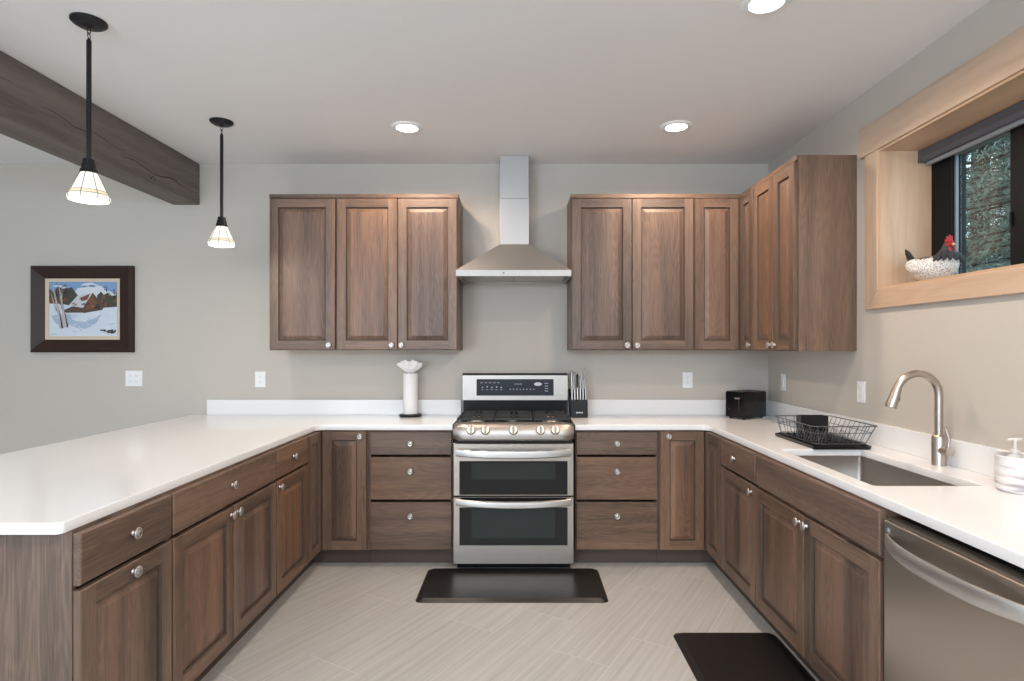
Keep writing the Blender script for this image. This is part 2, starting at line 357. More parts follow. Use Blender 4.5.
# black frame and sash
yA, yB_, zA, zB = WY0+jt, WY1-jt, WZ0+jt, WZ1-jt
mb = MB(); mb.box(WX-.012, WX+.06, yA, yB_, zA-.01, zA+.022).box(WX-.012, WX+.06, yA, yB_, zB-.05, zB)
mb.box(WX-.012, WX+.06, yB_-.138, yB_, zA+.022, zB-.05).box(WX-.012, WX+.06, yA, yA+.08, zA+.022, zB-.05).box(WX-.02, WX+.06, 2.36, 2.498, zA+.022, zB-.05)
obj('window_frame', mb, winblk, win, bevel=.002)
mb = MB(); sy0, sy1, sz0, sz1 = 2.498, yB_-.138, zA+.022, zB-.05
mb.box(WX+.004, WX+.016, sy1-.010, sy1, sz0, sz1).box(WX+.01, WX+.045, sy0, sy1, sz1-.016, sz1).box(WX+.01, WX+.045, sy0, sy1, sz0, sz0+.014)
obj('sash', mb, sashgrey, win)
obj('window_pane', MB().box(WX+.026, WX+.031, sy0, sy1-.010, sz0+.014, sz1-.016), glass, win)
obj('window_pane', MB().box(WX+.026, WX+.031, yA+.08, 2.36, sz0, sz1), glass, win)
obj('latch', MB().box(WX-.03, WX-.02, 2.480, 2.492, 1.93, 1.99), winblk, win, bevel=.003)
sh_ = thing('roller_shade', (2.06, 2.2, 2.33), 'grey rolled-up window shade cassette under the window head', 'window shade')
mb = MB(); prof = [(2.018, 2.409), (2.016, 2.372), (2.026, 2.352), (2.08, 2.352), (2.08, 2.409)]
ya, yb = WY0 + jt + .004, WY1 - jt - .004
k = len(prof); mb.add([(x, ya, z) for x, z in prof] + [(x, yb, z) for x, z in prof], [list(range(k)), list(range(2*k-1, k-1, -1))] + [(i, (i+1)%k, k+(i+1)%k, k+i) for i in range(k)])
obj('cassette', mb, greym, sh_)
obj('hem_bar', MB().box(2.046, 2.066, ya+.01, yb-.01, 2.334, 2.352), grey_light, sh_, bevel=.003)
obj('end_cap', MB().box(2.013, 2.081, yb-.010, yb+.003, 2.349, 2.4105), greym, sh_, bevel=.002)

# ------------------------------------------------------------------ cabinets (local: x along the width, front faces -y, carcass front at y=0)
def ring(mb, a, ya, b, yb, mts=(0, 0)):
    """a,b = (x0,x1,z0,z1); mts = (rails material, stiles material)"""
    A = [(a[0],ya,a[2]),(a[1],ya,a[2]),(a[1],ya,a[3]),(a[0],ya,a[3])]; B = [(b[0],yb,b[2]),(b[1],yb,b[2]),(b[1],yb,b[3]),(b[0],yb,b[3])]
    mb.add(A+B, [(0,1,5,4),(2,3,7,6)], mts[0]); mb.add(A+B, [(1,2,6,5),(3,0,4,7)], mts[1])
def inset(r, d): return (r[0]+d, r[1]-d, r[2]+d, r[3]-d)
def door_mesh(w, h, x0=0, z0=0, fr=.060, t=.022):
    mb = MB(); o = (x0, x0+w, z0, z0+h); fr = min(fr, w*.27)
    mb.add([(o[0],0,o[2]),(o[1],0,o[2]),(o[1],0,o[3]),(o[0],0,o[3])], [(3,2,1,0)], 0)
    ring(mb, o, 0, o, -t+.003); e = inset(o, .003); ring(mb, o, -t+.003, e, -t)
    i = inset(o, fr)
    # stiles run through, rails sit between
    mb.add([(e[0],-t,e[2]),(i[0],-t,e[2]),(i[0],-t,e[3]),(e[0],-t,e[3])], [(0,1,2,3)], 0)
    mb.add([(i[1],-t,e[2]),(e[1],-t,e[2]),(e[1],-t,e[3]),(i[1],-t,e[3])], [(0,1,2,3)], 0)
    mb.add([(i[0],-t,e[2]),(i[1],-t,e[2]),(i[1],-t,i[2]),(i[0],-t,i[2])], [(0,1,2,3)], 1)
    mb.add([(i[0],-t,i[3]),(i[1],-t,i[3]),(i[1],-t,e[3]),(i[0],-t,e[3])], [(0,1,2,3)], 1)
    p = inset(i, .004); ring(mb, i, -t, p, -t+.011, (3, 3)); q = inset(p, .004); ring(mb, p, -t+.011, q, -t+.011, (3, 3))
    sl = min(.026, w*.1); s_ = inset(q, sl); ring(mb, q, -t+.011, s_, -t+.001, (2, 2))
    mb.add([(s_[0],-t+.001,s_[2]),(s_[1],-t+.001,s_[2]),(s_[1],-t+.001,s_[3]),(s_[0],-t+.001,s_[3])], [(0,1,2,3)], 2)
    return mb
def add_door(root, x0, w, z0, h, knob=None, rz=0, loc=(0,0,0), g=.0022):
    mb = door_mesh(w - 2*g, h - 2*g)
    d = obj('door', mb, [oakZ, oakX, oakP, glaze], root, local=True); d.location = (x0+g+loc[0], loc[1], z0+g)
    if rz: d.rotation_euler = (0,0,rz); d.location = (loc[0], loc[1], z0+g)
    if knob: add_knob(d, knob[0]-x0-g, knob[1]-z0-g)
    return d
KP = [(.006,0),(.0075,.002),(.0055,.006),(.0055,.012),(.011,.016),(.0155,.018),(.0165,.021),(.0155,.0245),(.0135,.0255),(.0125,.0245),(.0085,.0245),(.0075,.0265),(.003,.028),(.0005,.028)]
KP = [(r*1.17, h*.88) for r, h in KP]
def add_knob(d, x, z, t=.022):
    o = obj('knob', MB().lathe(KP, (0,0,0), 'Y-', 24), knob_m, d, smooth=50, local=True); o.location = (x, -t, z); return o
def add_drawer(root, x0, w, z0, h, knob=None, g=.0022, name='drawer'):
    mb = MB(); o = (0, w-2*g, 0, h-2*g); t = .022
    mb.add([(o[0],0,o[2]),(o[1],0,o[2]),(o[1],0,o[3]),(o[0],0,o[3])], [(3,2,1,0)])
    ring(mb, o, 0, o, -t+.004); e = inset(o, .004); ring(mb, o, -t+.004, e, -t)
    mb.add([(e[0],-t,e[2]),(e[1],-t,e[2]),(e[1],-t,e[3]),(e[0],-t,e[3])], [(0,1,2,3)])
    d = obj(name, mb, oakX, root, local=True); d.location = (x0+g, 0, z0+g)
    if knob: add_knob(d, knob[0]-x0-g, knob[1]-z0-g)
    return d
def hollow(w, d, z0, z1):
    t = .016; mb = MB()
    mb.box(.0006, t, 0, d, z0, z1).box(w-t, w-.0006, 0, d, z0, z1).box(t, w-t, .001, d, z0, z0+t).box(t, w-t, .001, d, z1-t, z1).box(t, w-t, d-.008, d, z0+t, z1-t)
    return mb
def base_unit(origin, rz, w, depth, label, name='base_cabinet', group='stained oak base cabinets'):
    r = thing(name, origin, label, 'cabinet', group, rz); ORG[r.name] = (0,0,0)
    obj('carcass', hollow(w, depth, .105, ZU-.0008), oakZ, r, local=True)
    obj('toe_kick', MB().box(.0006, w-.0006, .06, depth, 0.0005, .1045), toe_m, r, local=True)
    return r
ZD0, ZD1 = .108, .884          # bottom of doors, top of fronts
ZD1 = .880
DW0 = .718                     # drawer/door split
YF = 3.826                     # carcass front, back run (door front 3.806)
dep = YB - YF - .003
# --- peninsula, fronts face +X; door front at X=-1.28
XP = -1.30
def pen(y0, y1, label): return base_unit((XP, y0, 0), R(90), y1-y0, .60, label)
u = pen(1.711, 2.173, 'oak base cabinet with one drawer over one door at the near end of the peninsula')
add_drawer(u, .003, .455, DW0+.004, ZD1-DW0-.004, (.236, .806)); add_door(u, .003, .455, ZD0, DW0-.006-ZD0, (.236, .679))
u = pen(2.173, 3.101, 'widest oak peninsula cabinet, one long drawer over a pair of doors')
add_drawer(u, .004, .92, DW0+.004, ZD1-DW0-.004, (.445, .808))
add_door(u, .004, .459, ZD0, DW0-.006-ZD0, (.435, .677)); add_door(u, .465, .459, ZD0, DW0-.006-ZD0, (.493, .677))
u = pen(3.101, 3.559, 'narrow oak peninsula cabinet, small drawer over one door, near the inner corner')
add_drawer(u, .004, .45, DW0+.004, ZD1-DW0-.004, (.23, .805)); add_door(u, .004, .45, ZD0, DW0-.006-ZD0, (.034, .677))
# --- left corner cabinet (L shaped), origin at the inner corner
def corner_base(X, side, ynear, xe, label, knobx):
    r = thing('corner_base_cabinet', (X, YF, 0), label, 'cabinet', 'stained oak base cabinets'); ORG[r.name] = (0,0,0)
    s = side; D = .60 if s < 0 else XR - X - .003
    yl = ynear - YF + .0006; xl = (xe - X)
    pts = [(0, yl), (0, 0), (xl, 0), (xl, dep), (s*D, dep), (s*D, yl)]
    if s > 0: pts = pts[::-1]
    obj('carcass', MB().prism(pts, .105, ZU-.0008), oakZ, r, local=True)
    k = .06*s; pts = [(k, yl), (k, .06), (xl, .06), (xl, dep), (s*D, dep), (s*D, yl)]
    if s > 0: pts = pts[::-1]
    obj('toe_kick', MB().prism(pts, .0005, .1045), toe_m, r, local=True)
    return r
u = corner_base(XP, -1, 3.559, -.985, 'oak corner base cabinet with two folding doors, left of the drawer stack', 0)
add_door(u, .022, -.990+1.30-.022, ZD0, ZD1-ZD0, (-1.028+1.30, .846))
add_door(u, 0, 3.804-3.563, ZD0, ZD1-ZD0, None, R(90), (0, 3.563-YF))
# --- drawer stacks on the back wall
def drawer_stack(x0, x1, label, kx):
    u = base_unit((x0, YF, 0), 0, x1-x0, dep, label, 'drawer_cabinet', 'drawer stacks beside the range')
    for z0, z1, kz in ((.722, .875, .80), (.432, .711, .620), (.110, .421, .332)):
        add_drawer(u, kx[0], kx[1]-kx[0], z0, z1-z0, (kx[2], kz))
drawer_stack(-.983, -.434, 'oak cabinet of three stacked drawers left of the range', (.014, .545, .278))
drawer_stack(.356, .897, 'oak cabinet of three stacked drawers right of the range', (.004, .533, .268))
XQ = 1.214     # carcass front of the right run (door front 1.194)
u = corner_base(XQ, 1, 3.512, .899, 'oak corner base cabinet with two folding doors, right of the drawer stack', 0)
add_door(u, .903-XQ, 1.192-.903, ZD0, ZD1-ZD0, (.955-XQ, .846))
add_door(u, 0, 3.804-3.516, ZD0, ZD1-ZD0, None, R(-90), (0, 3.804-YF))
def rgt(y1, y0, label, **k): return base_unit((XQ, y1, 0), R(-90), y1-y0, XR-XQ-.003, label, **k)
u = rgt(3.512, 2.990, 'oak base cabinet with small drawer over one door, left of the sink cabinet')
add_drawer(u, .004, .514, DW0+.004, ZD1-DW0-.004, (.235, .80)); add_door(u, .004, .514, ZD0, DW0-.006-ZD0, (.475, .675))
# sink base: open topped carcass so the bowl can hang in it
u = thing('sink_cabinet', (XQ, 2.990, 0), 'oak sink cabinet with a plain false front above two wide doors', 'cabinet', 'stained oak base cabinets', R(-90)); ORG[u.name] = (0,0,0)
W_ = 2.990-1.952; Dp = XR-XQ-.003
mb = MB(); mb.box(.0006, .018, 0, Dp, .105, ZU-.001).box(W_-.018, W_-.0006, 0, Dp, .105, ZU-.001).box(.018, W_-.018, 0, Dp, .105, .123).box(.018, W_-.018, Dp-.01, Dp, .123, ZU-.001).box(.018, W_-.018, 0, .018, .123, ZU-.001)
obj('carcass', mb, oakZ, u, local=True)
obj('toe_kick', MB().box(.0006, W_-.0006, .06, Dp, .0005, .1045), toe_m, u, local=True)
add_drawer(u, .004, W_-.008, DW0+.004, ZD1-DW0-.004, None, name='false_front')
hm = 2.990-2.479
add_door(u, .004, hm-.005, ZD0, DW0-.006-ZD0, (hm-.036, .675)); add_door(u, hm, W_-.004-hm, ZD0, DW0-.006-ZD0, (hm+.028, .675))
# finished end panel beyond the dishwasher
tag(obj('end_panel', MB().box(XQ-.02, XR-.003, 1.305, 1.325, .0005, ZU-.001), oakZ), 'oak end panel closing the worktop run beside the dishwasher', 'panel')

# --- wall cabinets
ZW0, ZW1 = 1.397, 2.466
YW = 4.047; dW = YB - YW - .001
def wall_unit(x0, x1, label, doors, group='stained oak wall cabinets'):
    r = thing('wall_cabinet', (x0, YW, ZW0), label, 'cabinet', group); ORG[r.name] = (0,0,0)
    w = x1-x0
    obj('carcass', hollow(w, dW, 0, ZW1-ZW0), oakZ, r, local=True)
    obj('top_trim', MB().box(.0006, w-.0006, -.012, -.0004, ZW1-ZW0-.026, ZW1-ZW0), oakX, r, local=True, bevel=.002)
    for a, b_, kx in doors:
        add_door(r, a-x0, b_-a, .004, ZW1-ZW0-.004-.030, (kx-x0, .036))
    return r
wall_unit(-1.716, -1.258, 'single door oak wall cabinet, leftmost above the peninsula corner', [(-1.712, -1.262, -1.302)])
wall_unit(-1.258, -.424, 'two door oak wall cabinet left of the range hood', [(-1.252, -.836, -.874), (-.836, -.428, -.808)])
wall_unit(.347, 1.190, 'two door oak wall cabinet right of the range hood', [(.352, .765, .729), (.765, 1.186, .797)])
r = thing('corner_wall_cabinet', (1.518, YW, ZW0), 'oak corner wall cabinet with narrow doors on both walls', 'cabinet', 'stained oak wall cabinets'); ORG[r.name] = (0,0,0)
XW = 1.518
pts = [(1.1906-XW, 0), (0, 0), (0, 3.796-YW), (XR-.001-XW, 3.796-YW), (XR-.001-XW, dW), (1.1906-XW, dW)]
obj('carcass', MB().prism(pts, 0, ZW1-ZW0), oakZ, r, local=True)
obj('top_trim', MB().box(1.191-XW, -.012, -.012, -.0004, ZW1-ZW0-.026, ZW1-ZW0).box(-.012, -.0004, 3.796-YW, -.012, ZW1-ZW0-.026, ZW1-ZW0), oakX, r, local=True)
add_door(r, 1.194-XW, 1.496-1.194, .004, ZW1-ZW0-.034, None)
d = add_door(r, 0, 4.025-3.799, .004, ZW1-ZW0-.034, None, R(-90), (0, 4.025-YW))
add_knob(d, .187, .031)
r = thing('wall_cabinet', (XW, 3.794, ZW0), 'two door oak wall cabinet on the right wall beside the window', 'cabinet', 'stained oak wall cabinets', R(-90)); ORG[r.name] = (0,0,0)
w_ = 3.794-3.214
obj('carcass', hollow(w_, XR-.001-XW, 0, ZW1-ZW0), oakZ, r, local=True)
obj('top_trim', MB().box(.0006, w_, -.012, -.0004, ZW1-ZW0-.026, ZW1-ZW0), oakX, r, local=True)
add_door(r, .004, .298, .004, ZW1-ZW0-.034, (.268, .036)); add_door(r, .304, w_-.008-.304, .004, ZW1-ZW0-.034, (.336, .036))

# ------------------------------------------------------------------ worktops
def slab(name, outline, hole=None, label=''):
    cu = bpy.data.curves.new(name, 'CURVE'); cu.dimensions = '2D'; cu.fill_mode = 'BOTH'; cu.extrude = (ZT-ZU)/2 - .003; cu.bevel_depth = .003; cu.bevel_resolution = 2; cu.offset = -.003
    for k, pl in enumerate([outline] + ([hole] if hole else [])):
        sp = cu.splines.new('POLY'); sp.points.add(len(pl)-1); sp.use_cyclic_u = True
        for p, q in zip(sp.points, pl): p.co = (q[0], q[1], 0, 1)
    t = bpy.data.objects.new('tmp', cu); C.objects.link(t)
    bpy.context.view_layer.update()
    me = bpy.data.meshes.new_from_object(t.evaluated_get(bpy.context.evaluated_depsgraph_get())); me.name = name
    bpy.data.objects.remove(t); me.materials.clear(); me.materials.append(quartz)
    for p in me.polygons: p.material_index = 0
    me.shade_smooth(); me.set_sharp_from_angle(angle=R(30))
    o = bpy.data.objects.new(name, me); C.objects.link(o); o.location = (0, 0, (ZT+ZU)/2); ORG[o.name] = (0, 0, (ZT+ZU)/2)
    return o
def arc(cx, cy, r, a0, a1, n=8): return [(cx + r*math.cos(R(a0+(a1-a0)*i/n)), cy + r*math.sin(R(a0+(a1-a0)*i/n))) for i in range(n+1)]
yc = 3.786
wl_ = [(-2.42, 1.675)] + arc(-1.305-.02, 1.675+.02, .02, -90, 0) + arc(-1.305+.06, yc-.06, .06, 180, 90) + [(-.433, yc), (-.433, YB-.001), (-2.42, YB-.001)]
o = slab('worktop', wl_); tag(o, 'white quartz worktop covering the peninsula and the counter left of the range', 'worktop', 'white quartz worktops')
obj('backsplash', MB().box(-2.306, -.433, YB-.021, YB-.001, ZT+.0003, 1.032), quartz, o, bevel=.002)
xe = 1.210; SX0, SX1, SY0, SY1 = 1.276, 1.672, 2.125, 2.895
hole = arc(SX1-.015, SY1-.015, .015, 0, 90, 4) + arc(SX0+.015, SY1-.015, .015, 90, 180, 4) + arc(SX0+.015, SY0+.015, .015, 180, 270, 4) + arc(SX1-.015, SY0+.015, .015, 270, 360, 4)
wr = [(.355, yc), ] + arc(xe-.06, yc-.06, .06, 90, 0) + [(xe, 1.30), (XR-.001, 1.30), (XR-.001, YB-.001), (.355, YB-.001)]
o = slab('worktop', wr, hole); tag(o, 'white quartz worktop on the right, cut out around the sink', 'worktop', 'white quartz worktops')
mb = MB(); mb.box(.355, XR-.021, YB-.021, YB-.001, ZT+.0003, 1.032); obj('backsplash', mb, quartz, o, bevel=.002)
mb = MB(); mb.box(XR-.021, XR-.001, 1.30, YB-.001, ZT+.0003, 1.032); obj('backsplash', mb, quartz, o, bevel=.002)

# ------------------------------------------------------------------ sink
sk = thing('sink', ((SX0+SX1)/2, (SY0+SY1)/2, .68), 'undermount stainless steel sink bowl set in the worktop under the window', 'sink')
mb = MB(); a = (SX0-.004, SX1+.004, SY0-.004, SY1+.004); zt, zb = ZU-.001, .69
def rr(x0, x1, y0, y1, r, z): return [(x, y, z) for x, y in arc(x1-r, y1-r, r, 0, 90, 5) + arc(x0+r, y1-r, r, 90, 180, 5) + arc(x0+r, y0+r, r, 180, 270, 5) + arc(x1-r, y0+r, r, 270, 360, 5)]
L = [rr(a[0]-.012, a[1]+.012, a[2]-.012, a[3]+.012, .025, zt-.001), rr(*a, .018, zt), rr(*a, .018, zb+.02), rr(a[0]+.006, a[1]-.006, a[2]+.006, a[3]-.006, .02, zb+.006), rr(a[0]+.02, a[1]-.02, a[2]+.02, a[3]-.02, .02, zb),
     rr(a[0]+.02, a[1]-.02, a[2]+.02, a[3]-.02, .02, zb-.002), rr(a[0]-.003, a[1]+.003, a[2]-.003, a[3]+.003, .02, zb+.01), rr(a[0]-.003, a[1]+.003, a[2]-.003, a[3]+.003, .02, zt-.004), rr(a[0]-.012, a[1]+.012, a[2]-.012, a[3]+.012, .025, zt-.004)]
k = len(L[0]); vs = [v for q in L for v in q]
mb.add(vs, [(i*k+j, i*k+(j+1)%k, (i+1)*k+(j+1)%k, (i+1)*k+j) for i in range(len(L)-1) for j in range(k)] + [[4*k+j for j in range(k)], [5*k+j for j in range(k)][::-1], ] + [(8*k+j, 8*k+(j+1)%k, (j+1)%k, j) for j in range(k)])
obj('bowl', mb, sink_m, sk, smooth=35)
obj('drain', MB().lathe([(.002,.003),(.03,.003),(.034,.006),(.044,.006),(.046,.001),(.046,0)][::-1], ((SX0+SX1)/2+.03, (SY0+SY1)/2, zb+.0003), seg=24), bright, sk, smooth=40)

# ------------------------------------------------------------------ faucet
FX, FY = 1.775, 2.50
fc = thing('faucet', (FX, FY, ZT), 'brushed nickel pull-down faucet with tall arched spout behind the sink', 'faucet')
obj('body', MB().lathe([(.027,0),(.027,.004),(.0265,.006),(.0265,.116),(.0235,.124),(.016,.129)], (FX, FY, ZT+.0004), seg=28), nickel, fc, smooth=40)
ra = .090; zc = 1.217
path = [(FX, FY, ZT+.12), (FX, FY, 1.10), (FX, FY, 1.17)] + [(FX - ra + ra*math.cos(R(t)), FY, zc + ra*math.sin(R(t))) for t in range(0, 168, 8)]
obj('spout', MB().tube(path, .0155, 18), nickel, fc, smooth=50)
t = R(160); p0 = Vector((FX-ra+ra*math.cos(t), FY, zc+ra*math.sin(t))); dv = Vector((-math.sin(t), 0, math.cos(t)))
M = dv.to_track_quat('Z', 'Y').to_matrix()
sp = obj('spray_head', MB().lathe([(.0155,0),(.0175,.006),(.0195,.04),(.0225,.084),(.0215,.09),(.016,.091)], p0, seg=24, M=M), nickel, fc, smooth=40)
q = p0 + dv*.045 + Vector((dv.z, 0, -dv.x))*(-.020)
obj('spray_button', MB().ball(q, .006, .006, .014, M=M), blackpl, sp, smooth=60)
hz = .985
obj('handle_stub', MB().tube([(FX, FY-.018, hz), (FX, FY-.066, hz), (FX, FY-.067, hz)], [.018, .018, .013], 18), nickel, fc, smooth=40)
obj('lever', MB().tube([(FX+.002, FY-.05, hz+.012), (FX+.008, FY-.05, hz+.05), (FX-.004, FY-.042, hz+.098)], [.0065, .006, .005], 12), nickel, fc, smooth=40)

# ------------------------------------------------------------------ dishwasher
DY0, DY1 = 1.33, 1.944
dw = thing('dishwasher', (1.5, (DY0+DY1)/2, 0), 'stainless dishwasher with a bowed bar handle under the right worktop', 'dishwasher')
obj('tub', MB().box(1.245, XR-.01, DY0+.004, DY1-.004, .11, .862), black, dw)
obj('door_panel', MB().box(1.196, 1.2445, DY0+.004, DY1-.004, .115, .852), steelY, dw, bevel=.004)
obj('control_strip', MB().box(1.2, 1.2445, DY0+.006, DY1-.006, .853, .860), steelY, dw)
obj('kick_plate', MB().box(1.262, 1.30, DY0+.004, DY1-.004, .0005, .109), black, dw)
# bowed handle
mb = MB(); rings = []
N = 28
for i in range(N+1):
    u_ = -1 + 2*i/N; y = (DY0+DY1)/2 + u_*.285
    off = .058*(1-abs(u_)**2.4); x = 1.1955 - off
    hh = .020 + .006*(1-u_*u_); tt = .006
    rings.append([(x-tt+.002, y, .792-hh), (x-tt-.001, y, .792-hh+.006), (x-tt-.001, y, .792+hh-.006), (x-tt+.002, y, .792+hh), (x+tt*.4, y, .792+hh), (x+tt*.4, y, .792-hh)])
mb.loft(rings); obj('handle', mb, handle_m, dw, smooth=40)
obj('badge', MB().lathe([(.008,0),(.008,.0015),(.006,.002)], (1.1955, DY1-.03, .825), 'X-', 18), mark_m, dw)

# ------------------------------------------------------------------ range
RX0, RX1 = -.422, .340; RC = (RX0+RX1)/2; RY = 3.715
rg = thing('range', (RC, 4.0, 0), 'stainless steel double oven gas range between the drawer stacks', 'range')
obj('body', MB().box(RX0+.004, RX1-.004, 3.77, 4.335, .03, .905), black, rg)
for x in (RX0+.05, RX1-.05):
    for y in (3.84, 4.28): obj('foot', MB().lathe([(.018,0),(.018,.0295)], (x, y, .0003), seg=14), black, rg)
obj('cooktop', MB().box(RX0+.002, RX1-.002, 3.76, 4.27, .9055, .925), black, rg, bevel=.006)
# control fascia: curved front, thick rounded ends
mb = MB(); prof = [(3.79, .938), (3.745, .938), (3.722, .931), (3.700, .905), (3.693, .87), (3.697, .842), (3.715, .829), (3.79, .829)]
def bow(x): return -.012*(1-((x-RC)/.381)**2)
xs = [RX0 + (RX1-RX0)*i/20 for i in range(21)]
rings = []
for x in xs:
    e = abs((x-RC)/.381); k_ = max(0, (e-.9)/.1); rings.append([(x, y + (bow(x) if y < 3.78 else 0) + .02*k_**2*(1 if y < 3.78 else 0), z - (.012*k_**2 if z > .92 else 0) + (.012*k_**2 if z < .85 else 0)) for y, z in prof])
mb.loft(rings); fas = obj('control_fascia', mb, brushed('fascia_stainless', (0.45, 0.415, 0.385), 0.42, 'X', .03), rg, smooth=40)
for kx in (-.306, -.215, -.041, .128, .220):
    yy = 3.70 + bow(kx) + .001; kn = MB()
    Mk = Matrix.Rotation(R(-14), 3, 'X')
    kn.lathe([(.030,0),(.030,.004),(.0265,.006),(.0255,.028),(.0235,.032),(.0005,.0325)], (kx, yy, .899), 'Y-', 28, M=Mk)
    o = obj('burner_knob', kn, plain('burner_knob_metal', (0.56, 0.49, 0.41), 0.42, 1.0), fas, smooth=40)
    obj('knob_grip', MB().box(kx-.006, kx+.006, yy-.045, yy-.030, .888, .928), nickel, o, bevel=.003)
# badge-like vents at the fascia ends
for x in (RX0+.035, RX1-.035):
    obj('end_recess', MB().ball((x, 3.716+bow(x), .90), .007, .012, .022), bright, fas, smooth=60)
# backguard
BY = 4.27
obj('backguard_base', MB().box(RX0+.012, RX1-.002, BY+.004, 4.335, .905, 1.036), black, rg)
mb = MB(); px = [(BY-.012, 1.037), (BY-.004, 1.215), (BY+.004, 1.222), (4.34, 1.222), (4.34, 1.037)]
xa, xb = RX0+.008, RX1+.004; k = len(px)
mb.add([(xa, y, z) for y, z in px] + [(xb, y, z) for y, z in px], [list(range(k)), list(range(2*k-1, k-1, -1))] + [(i, (i+1)%k, k+(i+1)%k, k+i) for i in range(k)])
bg = obj('backguard', mb, brushed('backguard_stainless', (0.36, 0.33, 0.30), 0.36, 'X', .03), rg)
obj('backguard_cap', MB().box(xa-.002, xb+.002, BY-.006, 4.342, 1.2225, 1.229), black, bg)
def onbg(z): return BY-.012 + .008*(z-1.037)/.178
mb = MB(); z0, z1, xa, xb = 1.069, 1.188, -.314, .243
mb.add([(xa, onbg(z0)-.002, z0), (xb, onbg(z0)-.002, z0), (xb, onbg(z1)-.002, z1), (xa, onbg(z1)-.002, z1), (xa, onbg(z0)+.003, z0), (xb, onbg(z0)+.003, z0), (xb, onbg(z1)+.003, z1), (xa, onbg(z1)+.003, z1)],
       [(0,1,2,3),(7,6,5,4),(0,4,5,1),(1,5,6,2),(2,6,7,3),(3,7,4,0)])
dp = obj('control_display', mb, panelgl, bg)
mb = MB()
def mk(x, z, w, h): y = onbg(z)-.0026; mb.add([(x, y, z), (x+w, y, z), (x+w, y, z+h), (x, y, z+h)], [(0,1,2,3)])
rnd = random.Random(8)
for i in range(5): mk(-.285+i*.03, 1.16, .018, .004); mk(-.275+i*.034, 1.125+rnd.uniform(-.003,.003), .009, .010); mk(-.28+i*.034, 1.11, .016, .003)
for i in range(8): mk(-.075+i*.024, 1.112, .010, .006)
for i in range(3): mk(-.04+i*.02, 1.150, .014, .005)
for i in range(4): mk(.178, 1.10+i*.018, .026, .006)
obj('panel_markings', mb, mark_m, dp)
obj('display_dial', MB().ball((.130, onbg(1.15)-.003, 1.152), .028, .004, .013), logo_m, dp, smooth=60)
mb = MB(); mk(-.40, 1.072, .010, .010); obj('badge', mb, slot_m, bg)
mb = MB(); mk(.28, 1.070, .030, .004); obj('model_mark', mb, slot_m, bg)
# oven doors
def oven_door(name, z0, z1, wz0, wz1, lab=None):
    mb = MB(); o = (RX0+.001, RX1-.001, z0, z1); i = (-.382, .300, wz0, wz1); y = RY
    ring(mb, o, y+.05, o, y+.004); e = inset(o, .004); ring(mb, o, y+.004, e, y); ring(mb, e, y, i, y); ring(mb, i, y, i, y+.006)
    mb.add([(o[0],y+.05,z0),(o[1],y+.05,z0),(o[1],y+.05,z1),(o[0],y+.05,z1)], [(0,1,2,3)])
    return obj(name, mb, steel, rg)
def glasspane(d, wz0, wz1, vz0, vz1):
    g_ = obj('oven_window', MB().box(-.3815, .2995, RY+.0015, RY+.005, wz0+.0005, wz1-.0005), blackgl, d)
    obj('viewing_pane', MB().box(-.305, .222, RY+.0008, RY+.0014, vz0, vz1), ovengl, g_)
ud = oven_door('upper_oven_door', .482, .812, .489, .702); glasspane(ud, .489, .702, .585, .690)
ld = oven_door('lower_oven_door', .052, .472, .170, .410); glasspane(ld, .170, .410, .215, .400)
obj('door_gap', MB().box(RX0+.02, RX1-.02, RY+.012, RY+.04, .4725, .4815), black, rg)
obj('kick', MB().box(RX0+.02, RX1-.02, 3.79, 3.80, .004, .051), black, rg)
def oven_handle(d, zc_, hh, out, droop):
    mb = MB(); rings = []; N = 24
    for i in range(N+1):
        u_ = -1 + 2*i/N; x = RC + u_*.362; off = .012 + out*(1-abs(u_)**3); y = RY - off; z = zc_ - droop*(1-u_*u_); h_ = hh*(.9+.1*(1-u_*u_))
        rings.append([(x, y+.004, z-h_), (x, y-.006, z-h_+.006), (x, y-.008, z), (x, y-.006, z+h_-.006), (x, y+.004, z+h_), (x, y+.006, z)])
    mb.loft(rings)
    for x in (RC-.340, RC+.340): mb.box(x-.012, x+.012, RY-.016, RY+.0005, zc_-hh*.7, zc_+hh*.7)
    obj('door_handle', mb, handle_m, d, smooth=45)
oven_handle(ud, .757, .026, .032, .008); oven_handle(ld, .446, .023, .032, .012)
obj('handle_recess', MB().box(-.375, .293, RY-.0006, RY+.0006, .444, .4715), black, ld)
